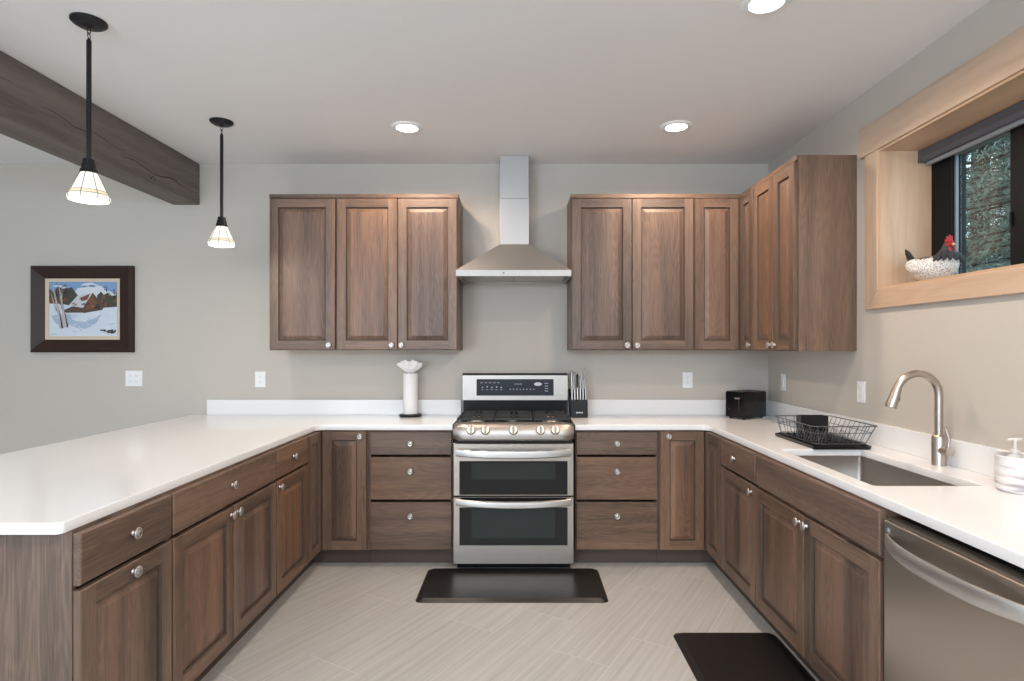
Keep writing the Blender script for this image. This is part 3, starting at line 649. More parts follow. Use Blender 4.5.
# burners and grates
for bx, by, br_ in ((-.29, 3.88, .045), (-.29, 4.13, .036), (-.041, 4.0, .052), (.208, 3.88, .05), (.208, 4.13, .036)):
    o = obj('burner', MB().lathe([(br_+.014,0),(br_+.014,.006),(br_+.004,.010),(br_,.016),(br_,.020)], (bx, by, .9252), seg=24), nickel, rg, smooth=35)
    obj('burner_cap', MB().lathe([(br_-.004,0),(br_,.003),(br_,.007),(br_-.006,.010),(.001,.0105)], (bx, by, .9454), seg=24), iron, o, smooth=35)
def grate(x0, x1, name='grate'):
    mb = MB(); y0, y1, z0, z1 = 3.785, 4.245, .950, .963; t = .011
    def bar(xa, xb, ya, yb, za=z0, zb=z1): mb.box(xa, xb, ya, yb, za, zb)
    bar(x0, x1, y0, y0+t); bar(x0, x1, y1-t, y1); bar(x0, x0+t, y0+t, y1-t); bar(x1-t, x1, y0+t, y1-t)
    xm = (x0+x1)/2; ym = (y0+y1)/2; bar(x0+t, x1-t, ym-t/2, ym+t/2)
    for yy in (y0+.115, y1-.115):
        bar(x0+t, xm-.025, yy-t/2, yy+t/2, z0, z1+.003); bar(xm+.025, x1-t, yy-t/2, yy+t/2, z0, z1+.003)
        bar(xm-t/2, xm+t/2, yy+.03, yy+.105, z0, z1+.003); bar(xm-t/2, xm+t/2, yy-.105, yy-.03, z0, z1+.003)
    for xx in (x0+.003, x1-t-.003):
        for yy in (y0+.003, ym, y1-t-.003): mb.box(xx, xx+t*.8, yy, yy+t*.8, .9252, z0+.001)
    return obj(name, mb, iron, rg, bevel=.002)
grate(-.405, -.170); grate(-.164, .082); grate(.088, .323)

# ------------------------------------------------------------------ range hood
HC = -.042
hd = thing('range_hood', (HC, 4.1, 1.885), 'stainless pyramid range hood with tall square chimney between wall cabinets', 'range hood')
hx0, hx1, hy0, hy1 = HC-.378, HC+.378, 3.864, YB-.001
mb = MB(); z0, z1, z2 = 1.885, 1.925, 2.145; cx0_, cx1_, cy0_ = -.144, .064, 4.172
B_ = [(hx0,hy0),(hx1,hy0),(hx1,hy1),(hx0,hy1)]; T_ = [(cx0_,cy0_),(cx1_,cy0_),(cx1_,hy1),(cx0_,hy1)]
mb.add([(x,y,z1) for x,y in B_] + [(x,y,z2) for x,y in T_], [(0,1,5,4),(1,2,6,5),(2,3,7,6),(3,0,4,7),(4,5,6,7),(3,2,1,0)])
obj('canopy', mb, hood_m, hd)
mb = MB(); t_ = .02   # rim: hollow tray with the filters inside
mb.box(hx0, hx1, hy0, hy0+t_, z0, z1-.0005).box(hx0, hx1, hy1-t_, hy1, z0, z1-.0005).box(hx0, hx0+t_, hy0+t_, hy1-t_, z0, z1-.0005).box(hx1-t_, hx1, hy0+t_, hy1-t_, z0, z1-.0005)
rim = obj('rim', mb, plain('hood_rim_steel', (0.44, 0.43, 0.41), 0.52, 1.0), hd)
obj('control_button', MB().lathe([(.005,0),(.005,.002)], (-.107, hy0-.0003, 1.905), 'Y-', 12), black, rim)
for i in range(6): obj('control_button', MB().lathe([(.0035,0),(.0035,.002)], (-.09+i*.015, hy0-.0003, 1.905), 'Y-', 10), logo_m, rim)
obj('grease_filter', MB().box(hx0+.03, HC-.004, hy0+.06, hy1-.05, 1.897, 1.905), sink_m, hd)
obj('grease_filter', MB().box(HC+.004, hx1-.03, hy0+.06, hy1-.05, 1.897, 1.905), sink_m, hd)
obj('underside', MB().box(hx0+t_, hx1-t_, hy0+t_, hy1-t_, 1.906, 1.912), hood_m, hd)
obj('chimney_lower', MB().box(cx0_, cx1_, cy0_, hy1, z2+.0005, 2.472), hood_m, hd, bevel=.002)
obj('chimney_upper', MB().box(cx0_+.0015, cx1_-.0015, cy0_+.0015, hy1, 2.4725, ZC-.001), hood_m, hd, bevel=.002)

# ------------------------------------------------------------------ ceiling lights
for i, (x, y) in enumerate(DL):
    d = thing('downlight', (x, y, ZC), ['round recessed ceiling light in front of the left wall cabinets',
        'round recessed ceiling light in front of the right wall cabinets', 'round recessed ceiling light nearest the camera at the top edge'][i], 'ceiling light', 'recessed ceiling lights')
    obj('trim_ring', MB().lathe([(.064,-.001),(.066,-.010),(.080,-.012),(.092,-.006),(.094,-.001)], (x, y, ZC), seg=40, cap=False), white_m, d, smooth=50)
    obj('lens', MB().lathe([(.0655,-.002),(.064,-.006),(.001,-.0085)], (x, y, ZC), seg=32), lens_m, d, smooth=40)
def pendant(x, y, label):
    p = thing('pendant_lamp', (x, y, 2.03), label, 'pendant lamp', 'pendant lamps over the peninsula')
    obj('canopy', MB().lathe([(.066,-.0005),(.066,-.008),(.060,-.014),(.052,-.016),(.046,-.022),(.012,-.026),(.006,-.030)], (x, y, ZC), seg=36), bronze, p, smooth=35)
    for k, (zz, rot) in enumerate(((2.732, 0), (2.712, 1))):
        pts = []
        for j in range(20):
            a = 2*PI*j/20; dx, dz = .007*math.cos(a), .0135*math.sin(a); pts.append((x + (dx if rot == 0 else 0), y + (dx if rot else 0), zz+dz))
        obj('chain_link', MB().tube(pts, .0018, 8, closed=True), bronze, p, smooth=60)
    obj('rod', MB().lathe([(.005,2.178),(.0095,2.182),(.0095,2.69),(.0075,2.694),(.004,2.701)], (x, y, 0), seg=16), bronze, p, smooth=35)
    obj('socket_cap', MB().lathe([(.012,2.200),(.022,2.198),(.0235,2.180),(.0265,2.176),(.0275,2.160),(.031,2.156),(.033,2.142),(.030,2.140)][::-1], (x, y, 0), seg=28), bronze, p, smooth=35)
    prof = [(.028,2.147),(.040,2.122),(.053,2.092),(.0655,2.064),(.0735,2.050),(.0755,2.040),(.072,2.028)]
    sh = obj('shade', MB().lathe(prof + [(r-.003, z) for r, z in prof[::-1]], (x, y, 0), seg=32, cap=False), shade_m, p, smooth=60)
    mb = MB()
    for k in range(8):
        a = 2*PI*k/8+.25; mb.tube([(x+(r+.0006)*math.cos(a), y+(r+.0006)*math.sin(a), z) for r, z in prof], .0014, 6)
    for r_, z_ in ((.0655, 2.064), (.0738, 2.049)):
        mb.tube([(x+(r_+.0003)*math.cos(2*PI*j/32), y+(r_+.0003)*math.sin(2*PI*j/32), z_) for j in range(32)], .0012, 6, closed=True)
    obj('shade_came', mb, came_m, sh)
    obj('shade_band', MB().lathe([(.0660,2.0640),(.0742,2.0500),(.0738,2.0500),(.0656,2.0640)], (x, y, 0), seg=32, cap=False), amber, sh, smooth=60)
    obj('bulb', MB().ball((x, y, 2.085), .022, .022, .028), bulb_m, p, smooth=80)
    ld_ = bpy.data.lights.new('pendant_bulb', 'POINT'); ld_.energy = 5; ld_.color = (1, .88, .70); ld_.shadow_soft_size = .03
    lo = bpy.data.objects.new('pendant_bulb', ld_); C.objects.link(lo); lo.location = (x, y, 2.045)
pendant(-1.79, 2.45, 'dark rod pendant lamp with lit glass shade, nearer and larger of two')
pendant(-1.79, 3.54, 'dark rod pendant lamp with lit glass shade, farther from the camera, beside the beam end')

# ------------------------------------------------------------------ sockets
def plate(c, axis, w, label, kinds):
    sw = kinds[0][0] != 'outlet'; o = thing('light_switch' if sw else 'wall_socket', c, label, 'switch' if sw else 'socket', 'white wall plates'); ORG[o.name] = (0,0,0)
    def T(mb):   # local: x along the wall, y out of the wall (negative), z up
        if axis == 'R': mb.v = [(v[1], -v[0], v[2]) for v in mb.v]
        return mb
    obj('cover_plate', T(MB().box(-w/2, w/2, -.006, -.0005, -.058, .058)), white_m, o, bevel=.003, local=True)
    for k, dx in kinds:
        if k == 'outlet':
            for dz in (-.02, .02):
                r_ = obj('receptacle', T(MB().box(dx-.017, dx+.017, -.0085, -.006, dz-.014, dz+.014)), white_m, o, bevel=.002, local=True)
                obj('slots', T(MB().box(dx-.008, dx-.006, -.0088, -.0084, dz-.004, dz+.006).box(dx+.006, dx+.008, -.0088, -.0084, dz-.004, dz+.006).box(dx-.002, dx+.002, -.0088, -.0084, dz-.010, dz-.006)), slot_m, r_, local=True)
        else:
            obj('rocker', T(MB().box(dx-.017, dx+.017, -.0095, -.006, -.034, .034)), white_m, o, bevel=.003, local=True)
plate((-2.853, YB, 1.187), 'B', .125, 'white double outlet plate on the wall below the framed painting', [('outlet', -.023), ('outlet', .023)])
plate((-1.919, YB, 1.181), 'B', .078, 'white outlet plate above the peninsula left of the wall cabinets', [('outlet', 0)])
plate((1.239, YB, 1.176), 'B', .074, 'white outlet plate on the back wall under the right cabinets', [('outlet', 0)])
plate((XR, 4.108, 1.176), 'R', .074, 'white switch plate on the right wall near the corner', [('rocker', 0)])
plate((XR, 3.169, 1.178), 'R', .074, 'white outlet plate on the right wall above the dish rack', [('outlet', 0)])

# ------------------------------------------------------------------ framed painting
pc = thing('framed_painting', (-3.22, YB-.02, 1.376), 'winter barn painting in a wide dark brown frame on the back wall', 'painting')
pxc, pzc = -3.222, 1.699
wood_fr = plain('dark_brown_frame', (0.030, 0.012, 0.009), 0.38, spec=.3)
o = (pxc-.375, pxc+.375, pzc-.318, pzc+.318); mb = MB(); y = YB
i1 = (pxc-.275, pxc+.275, pzc-.225, pzc+.225)
ring(mb, o, y-.001, o, y-.030); a1 = inset(o, .016); ring(mb, o, y-.030, a1, y-.046); a2 = inset(o, .035); ring(mb, a1, y-.046, a2, y-.040); ring(mb, a2, y-.040, i1, y-.020); ring(mb, i1, y-.020, i1, y-.001); ring(mb, i1, y-.001, o, y-.001)
obj('frame', mb, wood_fr, pc)
i2 = (pxc-.250, pxc+.252, pzc-.198, pzc+.202); mb = MB(); ring(mb, i1, y-.019, i2, y-.016); ring(mb, i2, y-.016, i2, y-.010); ring(mb, i2, y-.010, i1, y-.010); ring(mb, i1, y-.010, i1, y-.019)
ln = obj('liner', mb, plain('cream_liner', (0.62, 0.52, 0.40), 0.7), pc)
# canvas painted with flat shapes
pm = [plain('paint_%s' % k, c, 0.5) for k, c in dict(sky=(0.20,0.33,0.55), cloud=(0.62,0.68,0.72), snow=(0.60,0.67,0.76), snowshade=(0.36,0.46,0.60), tree=(0.045,0.05,0.035), rust=(0.17,0.06,0.03), barn=(0.085,0.05,0.035), roof=(0.55,0.58,0.62), birch=(0.46,0.42,0.40), twig=(0.03,0.02,0.018)).items()]
cv = MB(); PX0, PX1, PZ0, PZ1 = i2; layer = [0]
def P2(u, v): return (PX0 + u*(PX1-PX0), PZ1 - v*(PZ1-PZ0))
def shape(pts, m):
    layer[0] += 1; yy = y - .0110 - layer[0]*.00003
    q = [P2(max(0,min(1,u)), max(0,min(1,v))) for u, v in pts]; cv.add([(a, yy, b_) for a, b_ in q], [list(range(len(q)))], m)
cv.box(PX0, PX1, y-.0110, y-.009, PZ0, PZ1, 0)
rp_ = random.Random(3)
def blob(cx, cy, rx, ry, m, n=12, j=.25): shape([(cx + rx*math.cos(2*PI*k/n)*(1+rp_.uniform(-j, j)), cy + ry*math.sin(2*PI*k/n)*(1+rp_.uniform(-j, j))) for k in range(n)], m)
blob(.62, .16, .20, .13, 1); blob(.50, .2, .14, .10, 1); blob(.8, .25, .18, .08, 1)
shape([(0,.44),(0,.12),(.06,.20),(.12,.10),(.2,.05),(.26,.12),(.33,.10),(.40,.22),(.45,.30),(.45,.44)], 4)
shape([(.70,.48),(.70,.25),(.76,.18),(.80,.24),(.86,.20),(.92,.26),(1,.24),(1,.5)], 4)
for k in range(26):
    cx_ = rp_.choice([rp_.uniform(0,.4), rp_.uniform(.72,1)]); blob(cx_, rp_.uniform(.28,.44), .04, .05, rp_.choice([5,5,4]), 8, .4)
shape([(0,.40),(.2,.41),(.5,.50),(.8,.48),(1,.46),(1,1),(0,1)], 2)
shape([(.02,.62),(.25,.60),(.7,.64),(.78,.60),(.62,.80),(.48,.88),(.3,.80),(.1,.78)], 3)
shape([(.3,.64),(.6,.60),(.76,.56),(.7,.66),(.5,.74),(.36,.72)], 2)
shape([(.22,.52),(.34,.45),(.52,.44),(.52,.57),(.24,.57)], 6)
shape([(.50,.58),(.50,.36),(.64,.20),(.80,.46),(.78,.52)], 6); shape([(.54,.50),(.54,.38),(.63,.26),(.72,.42),(.70,.50)], 5)
shape([(.28,.44),(.42,.25),(.64,.20),(.52,.42),(.50,.48)], 7); shape([(.44,.30),(.60,.22),(.56,.33),(.48,.36)], 5)
shape([(.66,.5),(.74,.5),(.74,.42),(.69,.40)], 9)
for (u0, v0, u1, v1, w0) in ((.06,.10,.16,.86,.024), (.14,.08,.22,.84,.020), (.19,.12,.18,.5,.010), (.02,.20,.10,.55,.010)):
    shape([(u0,v0),(u0+w0*.5,v0),(u1+w0*1.5,v1),(u1-w0*.5,v1)], 8); shape([(u1+w0,v1),(u1+w0*1.8,v1),((u0+u1)/2+w0*1.2,(v0+v1)/2)], 9)
for k in range(10): blob(rp_.uniform(.76,.98), rp_.uniform(.90,.96), .02, .02, 9, 6, .5)
shape([(.6,.78),(.7,.70),(.74,.68),(.66,.80),(.5,.88)], 3)
pm.append(plain('paint_snow_light', (0.74, 0.78, 0.83), 0.5)); pm.append(plain('paint_dark_blue', (0.10, 0.17, 0.33), 0.5)); pm.append(plain('paint_ochre', (0.30, 0.16, 0.07), 0.5))
for k in range(46):   # loose strokes following the snow banks
    u0 = rp_.uniform(0, .9); v0 = rp_.uniform(.55, .97); L0 = rp_.uniform(.05, .16); sl = rp_.uniform(-.06, .10)
    shape([(u0, v0), (u0+L0*.5, v0+sl*.5-.006), (u0+L0, v0+sl), (u0+L0*.5, v0+sl*.5+.012)], rp_.choice([10, 10, 3, 2]))
for k in range(22):
    u0 = rp_.choice([rp_.uniform(0, .36), rp_.uniform(.74, .98)]); v0 = rp_.uniform(.16, .42); shape([(u0, v0), (u0+.010, v0-.05), (u0+.022, v0), (u0+.012, v0+.03)], rp_.choice([5, 12, 4, 9]))
for k in range(14):
    u0 = rp_.uniform(.30, .70); v0 = rp_.uniform(.40, .52); shape([(u0, v0), (u0+.05, v0-.02), (u0+.06, v0), (u0+.01, v0+.02)], rp_.choice([9, 5, 6, 12]))
for k in range(12):
    u0 = rp_.uniform(.0, .9); v0 = rp_.uniform(.02, .12); shape([(u0, v0), (u0+.06, v0-.01), (u0+.1, v0+.01), (u0+.04, v0+.025)], rp_.choice([11, 0, 1]))
for (u0, v0, u1, v1, w0) in ((.06,.10,.17,.86,.026), (.14,.08,.25,.84,.022), (.19,.12,.18,.5,.010)):
    shape([(u0,v0),(u0+w0*.5,v0),(u1+w0*1.5,v1),(u1-w0*.5,v1)], 8); shape([(u1+w0*.6,v1),(u1+w0*1.6,v1),((u0+u1)/2+w0*1.0,(v0+v1)/2)], 9)
    for q_ in range(4): shape([(u0+.01,v0+.1*q_),(u0+.06,v0+.1*q_-.09),(u0+.062,v0+.1*q_-.08)], 9)
for k in range(12): blob(rp_.uniform(.72,.98), rp_.uniform(.88,.96), .022, .012, 9, 6, .5)
cvo = obj('canvas', cv, pm, pc); 

# ------------------------------------------------------------------ paper towel holder
TX, TY = -.790, 4.258
th = thing('paper_towel_holder', (TX, TY, ZT), 'white paper towel roll on a round black stand, left of the range', 'paper towel')
obj('base', MB().lathe([(.078,0),(.080,.003),(.080,.014),(.074,.018),(.001,.018)], (TX, TY, ZT+.0004), seg=40), blackpl, th, smooth=35)
rl = obj('paper_roll', MB().lathe([(.020,0),(.052,0),(.0525,.004),(.0525,.286),(.051,.290),(.020,.290)], (TX, TY, ZT+.020), seg=40, cap=False), paper, th, smooth=35)
obj('post', MB().lathe([(.006,.018),(.006,.326),(.009,.330),(.009,.342),(.003,.346)], (TX, TY, ZT), seg=14), bronze, th, smooth=35)
# the loose end gathered and fanned out above the roll
mb = MB(); rings = []
for k in range(7):
    t = k/6; rad = .018 + .082*t**.85; zz = ZT + .312 + .090*t; rg_ = []
    for j in range(56):
        a = 2*PI*j/56; rp = rad*(1 + .10*t*math.sin(11*a+.5) + .05*t*math.sin(5*a)); rg_.append((TX + rp*math.cos(a)*.95, TY + rp*math.sin(a)*.62, zz - .034*t*abs(math.cos(a))**3 + .006*t*math.sin(9*a) + .004*t*math.sin(23*a)))
    rings.append(rg_)
k2 = len(rings); seg = 56
inner = [[(TX+(x_-TX)*.96, TY+(y_-TY)*.96, z_+.001) for x_, y_, z_ in r_] for r_ in rings[::-1]]
AL = rings + inner
mb.add([v for r_ in AL for v in r_], [(i*seg+j, i*seg+(j+1)%seg, (i+1)*seg+(j+1)%seg, (i+1)*seg+j) for i in range(len(AL)-1) for j in range(seg)])
# crumpled fill between the fan's walls
mb.ball((TX, TY, ZT+.360), .062, .042, .034, 24, 10)
obj('fanned_sheet', mb, paper, th, smooth=60)

# ------------------------------------------------------------------ knife block
kb = thing('knife_block', (.417, 4.2, ZT), 'black knife block full of steel handled knives, right of the range', 'knife block')
kx0, kx1 = .356, .480
mb = MB(); yf, yb_ = 4.165, 4.275
mb.add([(kx0,yf,ZT+.0005),(kx1,yf,ZT+.0005),(kx1,yb_,ZT+.0005),(kx0,yb_,ZT+.0005),(kx0-.0,yf+.006,1.040),(kx1,yf+.006,1.040),(kx1,yb_+.055,1.115),(kx0,yb_+.055,1.115)],
       [(3,2,1,0),(4,5,6,7),(0,1,5,4),(1,2,6,5),(2,3,7,6),(3,0,4,7)])
obj('block', mb, blackpl, kb, bevel=.006)
mb = MB(); 
for i in range(5): mb.box(.396+i*.010, .403+i*.010, 4.1645, 4.1655, .952, .961)
obj('logo', mb, logo_m, kb)
def knife(name, x, y, z, L_, w, lean=.22, tilt=0, m=None, label='', cat='knife'):
    t = thing(name, (x, y, z), label, cat, 'knives in the black block'); ORG[t.name] = (0,0,0); t.rotation_euler = (R(-lean*57.3), R(tilt), 0)
    mb = MB(); rings = []
    for s_, wd in ((0,.85),(.08,1),(.25,.78),(.5,.9),(.75,.8),(.92,1.05),(1,.6)):
        rings.append([(w*wd*math.cos(2*PI*j/12), w*.75*wd*math.sin(2*PI*j/12), s_*L_) for j in range(12)])
    mb.loft(rings); obj('handle', mb, m or knife_m, t, smooth=50, local=True)
    obj('blade', MB().box(-.0008, .0008, -w*.8, w*.8, -.030, 0.0005), steel, t, local=True)
names6 = ['first', 'second', 'third', 'fourth', 'fifth', 'sixth']
for i in range(6):
    knife('steak_knife', .370+i*.0195, 4.183, 1.047, .088, .0068, lean=.12, label='steel steak knife handle in the front row, %s from the left' % names6[i])
knife('kitchen_knife', .374, 4.240, 1.088, .165, .0095, lean=.15, label='tall steel handled kitchen knife at the back left of the block')
knife('kitchen_knife', .391, 4.270, 1.106, .135, .0085, lean=.15, label='steel handled kitchen knife between the back left knife and the black handle')
knife('sharpening_steel', .413, 4.235, 1.086, .14, .0075, lean=.15, m=blackpl, label='black handled sharpening steel rising from the middle of the block', cat='sharpening steel')
knife('kitchen_knife', .436, 4.260, 1.100, .115, .0085, lean=.15, label='steel handled kitchen knife right behind the black handle')
sc = thing('kitchen_scissors', (.456, 4.240, 1.090), 'steel kitchen scissors standing at the back right of the knife block', 'scissors', 'knives in the black block'); ORG[sc.name] = (0,0,0); sc.rotation_euler = (R(-8), 0, 0)
for dx, tl in ((-.011, -.012), (.011, .012)):
    pts = [(dx*1.2 + .010*math.cos(2*PI*j/20) + tl*.3, 0, .150 + .030*math.sin(2*PI*j/20)) for j in range(20)]
    mb = MB().tube(pts, .0036, 8, closed=True).tube([(dx*1.2+tl*.3, 0, .121), (dx*.4, 0, .07), (0, 0, -.02)], .005, 8)
    obj('scissor_half', mb, knife_m, sc, smooth=60, local=True)

# ------------------------------------------------------------------ toaster
tt = thing('toaster', (1.592, 4.158, ZT), 'glossy black toaster in the corner of the worktop', 'toaster', None, math.atan2(-.515, -.857)); ORG[tt.name] = (0,0,0)
# local +x = lever end
Lh, Wh, H_ = .120, .078, .192
mb = MB(); prof = arc(Wh-.011, H_-.011-.012, .011, 0, 90, 6) + arc(-(Wh-.011), H_-.011-.012, .011, 90, 180, 6) + [(-Wh, .0), (Wh, .0)]
def sec(x, sc_): return [(x, p_[0]*sc_, .012 + (p_[1])*(.5+.5*sc_) ) for p_ in prof]
mb.loft([sec(-Lh, .96), sec(-Lh+.008, 1), sec(Lh-.008, 1), sec(Lh, .96)])
bd = obj('shell', mb, toast_m, tt, smooth=35, local=True)
obj('bread_slot', MB().box(-.09, .09, -.045, -.015, H_-.006, H_+.0008).box(-.09, .09, .015, .045, H_-.006, H_+.0008), iron, tt, local=True)
obj('lever_slot', MB().box(Lh-.001, Lh+.002, -.004+.036, .004+.036, .05, .155), iron, tt, local=True)
obj('lever', MB().box(Lh+.002, Lh+.022, .016, .056, .142, .153), bright, tt, local=True, bevel=.003)
obj('browning_knob', MB().lathe([(.012,0),(.012,.010),(.009,.012)], (Lh-.001, -.04, .06), seg=18, M=None), blackpl, tt, local=True)
for x in (-.09, .09):
    for y_ in (-.055, .055): obj('foot', MB().lathe([(.010,0),(.012,.0125)], (x, y_, .0004), seg=12), blackpl, tt, local=True)

# ------------------------------------------------------------------ dish rack
dr = thing('dish_rack', (1.57, 3.10, ZT), 'black wire dish rack on its drip tray beside the sink', 'dish rack')
tx0, tx1, ty0, ty1 = 1.434, 1.716, 2.872, 3.325
mb = MB(); q0 = rr(tx0, tx1, ty0, ty1, .02, ZT+.0005); q1 = rr(tx0-.004, tx1+.004, ty0-.004, ty1+.004, .022, ZT+.017); q2 = rr(tx0+.004, tx1-.004, ty0+.004, ty1-.004, .018, ZT+.017); q3 = rr(tx0+.008, tx1-.008, ty0+.008, ty1-.008, .016, ZT+.006)
mb.loft([q0, q1, q2, q3]); obj('drip_tray', mb, blackpl, dr)
mb = MB()
for i in range(9):
    yy = ty0+.05+i*.046; mb.tube([(tx0+.02, yy, ZT+.0085), (tx1-.02, yy, ZT+.0085)], .0025, 6)
obj('tray_rib', mb, blackpl, dr)
zb_, zt_ = ZT+.024, 1.032
B0 = (tx0+.014, tx1-.010, ty0+.018, ty1-.016); T0 = (tx0-.004, tx1+.034, ty0+.002, ty1+.002)
def loopw(b_, z, r): return rr(b_[0], b_[1], b_[2], b_[3], .02, z)
obj('top_rim', MB().tube(loopw(T0, zt_, 0), .0028, 8, closed=True), chrome_wire, dr, smooth=60)
mid = tuple((a+b_)/2 for a, b_ in zip(B0, T0))
mb = MB().tube(loopw(B0, zb_, 0), .0022, 8, closed=True).tube(loopw(mid, (zb_+zt_)/2+.01, 0), .0018, 8, closed=True)
def side(n_, f):
    for i in range(n_): a, b_ = f((i+.5)/n_); mb.tube([a, b_], .0016, 6)
L2 = lambda a, b_, t: a+(b_-a)*t
side(8, lambda t: ((L2(B0[0],B0[1],t), B0[2], zb_), (L2(T0[0],T0[1],t), T0[2], zt_)))
side(7, lambda t: ((L2(B0[0],B0[1],t), B0[3], zb_), (L2(T0[0],T0[1],t), T0[3], zt_)))
side(6, lambda t: ((B0[0], L2(B0[2],B0[3],t), zb_), (T0[0], L2(T0[2],T0[3],t), zt_)))
side(10, lambda t: ((B0[1], L2(B0[2],B0[3],t), zb_), (T0[1], L2(T0[2],T0[3],t), zt_)))
for i in range(8): xx = L2(B0[0], B0[1], (i+.5)/8); mb.tube([(xx, B0[2], zb_), (xx, B0[3], zb_)], .0016, 6)
obj('basket_wires', mb, chrome_wire, dr, smooth=60)
mb = MB()
for i in range(11):
    yy = 2.90 + i*.026
    for xx in (1.50, 1.62): mb.tube([(xx-.02, yy, zb_), (xx, yy+.006, zb_+.058), (xx+.02, yy, zb_)], .0016, 6)
obj('plate_divider', mb, chrome_wire, dr, smooth=60)
mb = MB(); cx_0, cx_1, cy_0, cy_1, cz0, cz1 = 1.500, 1.644, 3.145, 3.205, zb_+.004, 1.052
t_ = .003
mb.box(cx_0, cx_1, cy_0, cy_1, cz0, cz0+t_).box(cx_0, cx_1, cy_0, cy_0+t_, cz0+t_, cz1).box(cx_0, cx_1, cy_1-t_, cy_1, cz0+t_, cz1).box(cx_0, cx_0+t_, cy_0+t_, cy_1-t_, cz0+t_, cz1).box(cx_1-t_, cx_1, cy_0+t_, cy_1-t_, cz0+t_, cz1).box((cx_0+cx_1)/2-.0015, (cx_0+cx_1)/2+.0015, cy_0+t_, cy_1-t_, cz0+t_, cz1)
tag(obj('utensil_caddy', mb, blackpl, bevel=.001), 'square black utensil caddy standing inside the dish rack', 'caddy')

# ------------------------------------------------------------------ soap set
cn = thing('canister', (1.738, 2.045, ZT), 'round marbled white canister beside the sink at the right edge', 'canister')
CX_, CY_ = 1.738, 2.045
obj('vessel', MB().lathe([(.066,0),(.071,.004),(.073,.02),(.073,.118),(.0745,.121),(.0725,.124),(.069,.121),(.068,.014),(.001,.012)], (CX_, CY_, ZT+.0004), seg=44), marble, cn, smooth=35)
sb = thing('soap_pump_bottle', (CX_-.012, CY_+.012, ZT+.014), 'small soap bottle with a cream pump head standing in the marbled canister', 'soap bottle')
sx_, sy_ = CX_-.012, CY_+.012
obj('bottle', MB().lathe([(.026,.0),(.028,.006),(.028,.095),(.018,.11),(.012,.114),(.012,.118)], (sx_, sy_, ZT+.0135), seg=24), plain('bottle_frost', (0.55, 0.55, 0.55), 0.25), sb, smooth=40)
obj('pump', MB().lathe([(.014,.118),(.014,.128),(.0055,.131),(.0055,.156),(.008,.158),(.008,.166),(.003,.168)], (sx_, sy_, ZT+.0135), seg=18).tube([(sx_-.027, sy_, ZT+.175), (sx_-.018, sy_, ZT+.178), (sx_+.022, sy_, ZT+.178)], .0052, 10), plain('pump_cream', (0.72, 0.68, 0.62), 0.35), sb, smooth=40)
o = obj('sponge', MB().box(1.748, 1.792, 2.00, 2.02, ZT+.045, ZT+.142), plain('sponge_pale', (0.70, 0.62, 0.58), 0.9, bump=.5, bscale=120), bevel=.006)
tag(o, 'pale sponge leaning upright in the marbled canister behind its rim', 'sponge')

# ------------------------------------------------------------------ floor mats
def matmesh(x0, x1, y0, y1, h=.017, name='kitchen_mat', label=''):
    mb = MB(); r_ = .035
    mb.loft([rr(x0, x1, y0, y1, r_, .0005), rr(x0+.002, x1-.002, y0+.002, y1-.002, r_, .004), rr(x0+.028, x1-.028, y0+.028, y1-.028, r_*.6, h), ])
    return tag(obj(name, mb, rubber, smooth=20), label, 'mat', 'black anti-fatigue kitchen mats')
matmesh(-.585, .495, 3.272, 3.768, label='black rounded kitchen mat lying in front of the range')
matmesh(.752, 1.258, 1.86, 2.925, label='black rounded kitchen mat lying in front of the sink cabinet')

# ------------------------------------------------------------------ hen figurine on the sill
zh = WZ0 + jt + .0005
hn = thing('hen_figurine', (1.958, 2.775, zh), 'painted white speckled hen figurine with red comb on the window sill', 'figurine'); ORG[hn.name] = (0,0,0)
ang = math.atan2(-1, .22)  # head points towards the camera side and the glass
hn.rotation_euler = (0, 0, ang); hn.scale = (.84, 1.08, .95)
feather, n, l, b = new_mat('hen_feathers'); setp(b, rough=0.6)
tc = n.new('ShaderNodeTexCoord'); vo = n.new('ShaderNodeTexVoronoi'); vo.inputs['Scale'].default_value = 130; l.new(tc.outputs['Object'], vo.inputs['Vector'])
rp = ramp(n, [(0.0, (0.10, 0.10, 0.11)), (0.28, (0.30, 0.30, 0.31)), (0.42, (0.70, 0.68, 0.66)), (1.0, (0.78, 0.76, 0.74))]); l.new(vo.outputs['Distance'], rp.inputs[0])
sx3 = n.new('ShaderNodeSeparateXYZ'); l.new(tc.outputs['Object'], sx3.inputs[0])
nz = n.new('ShaderNodeTexNoise'); nz.inputs['Scale'].default_value = 60; l.new(tc.outputs['Object'], nz.inputs['Vector'])
ad = n.new('ShaderNodeMath'); ad.operation = 'MULTIPLY_ADD'; ad.inputs[1].default_value = .05; l.new(nz.outputs[0], ad.inputs[0]); l.new(sx3.outputs['Z'], ad.inputs[2])
gt = n.new('ShaderNodeMath'); gt.operation = 'GREATER_THAN'; gt.inputs[1].default_value = .143; l.new(ad.outputs[0], gt.inputs[0])
mx = n.new('ShaderNodeMix'); mx.data_type = 'RGBA'; mx.inputs[7].default_value = (0.022, 0.024, 0.03, 1); l.new(gt.outputs[0], mx.inputs[0]); l.new(rp.outputs[0], mx.inputs[6]); l.new(mx.outputs[2], b.inputs['Base Color'])
bp = n.new('ShaderNodeBump'); bp.inputs['Strength'].default_value = .5; bp.inputs['Distance'].default_value = .002; l.new(vo.outputs['Distance'], bp.inputs['Height']); l.new(bp.outputs[0], b.inputs['Normal'])
def ell(c, n_, rx_, ry_, seg=24):    # ring around centre c, plane normal in xz at angle n_
    t1 = Vector((-math.sin(n_), 0, math.cos(n_)))
    return [tuple(Vector(c) + Vector((0,1,0))*ry_*math.cos(2*PI*j/seg) + t1*rx_*math.sin(2*PI*j/seg)) for j in range(seg)]
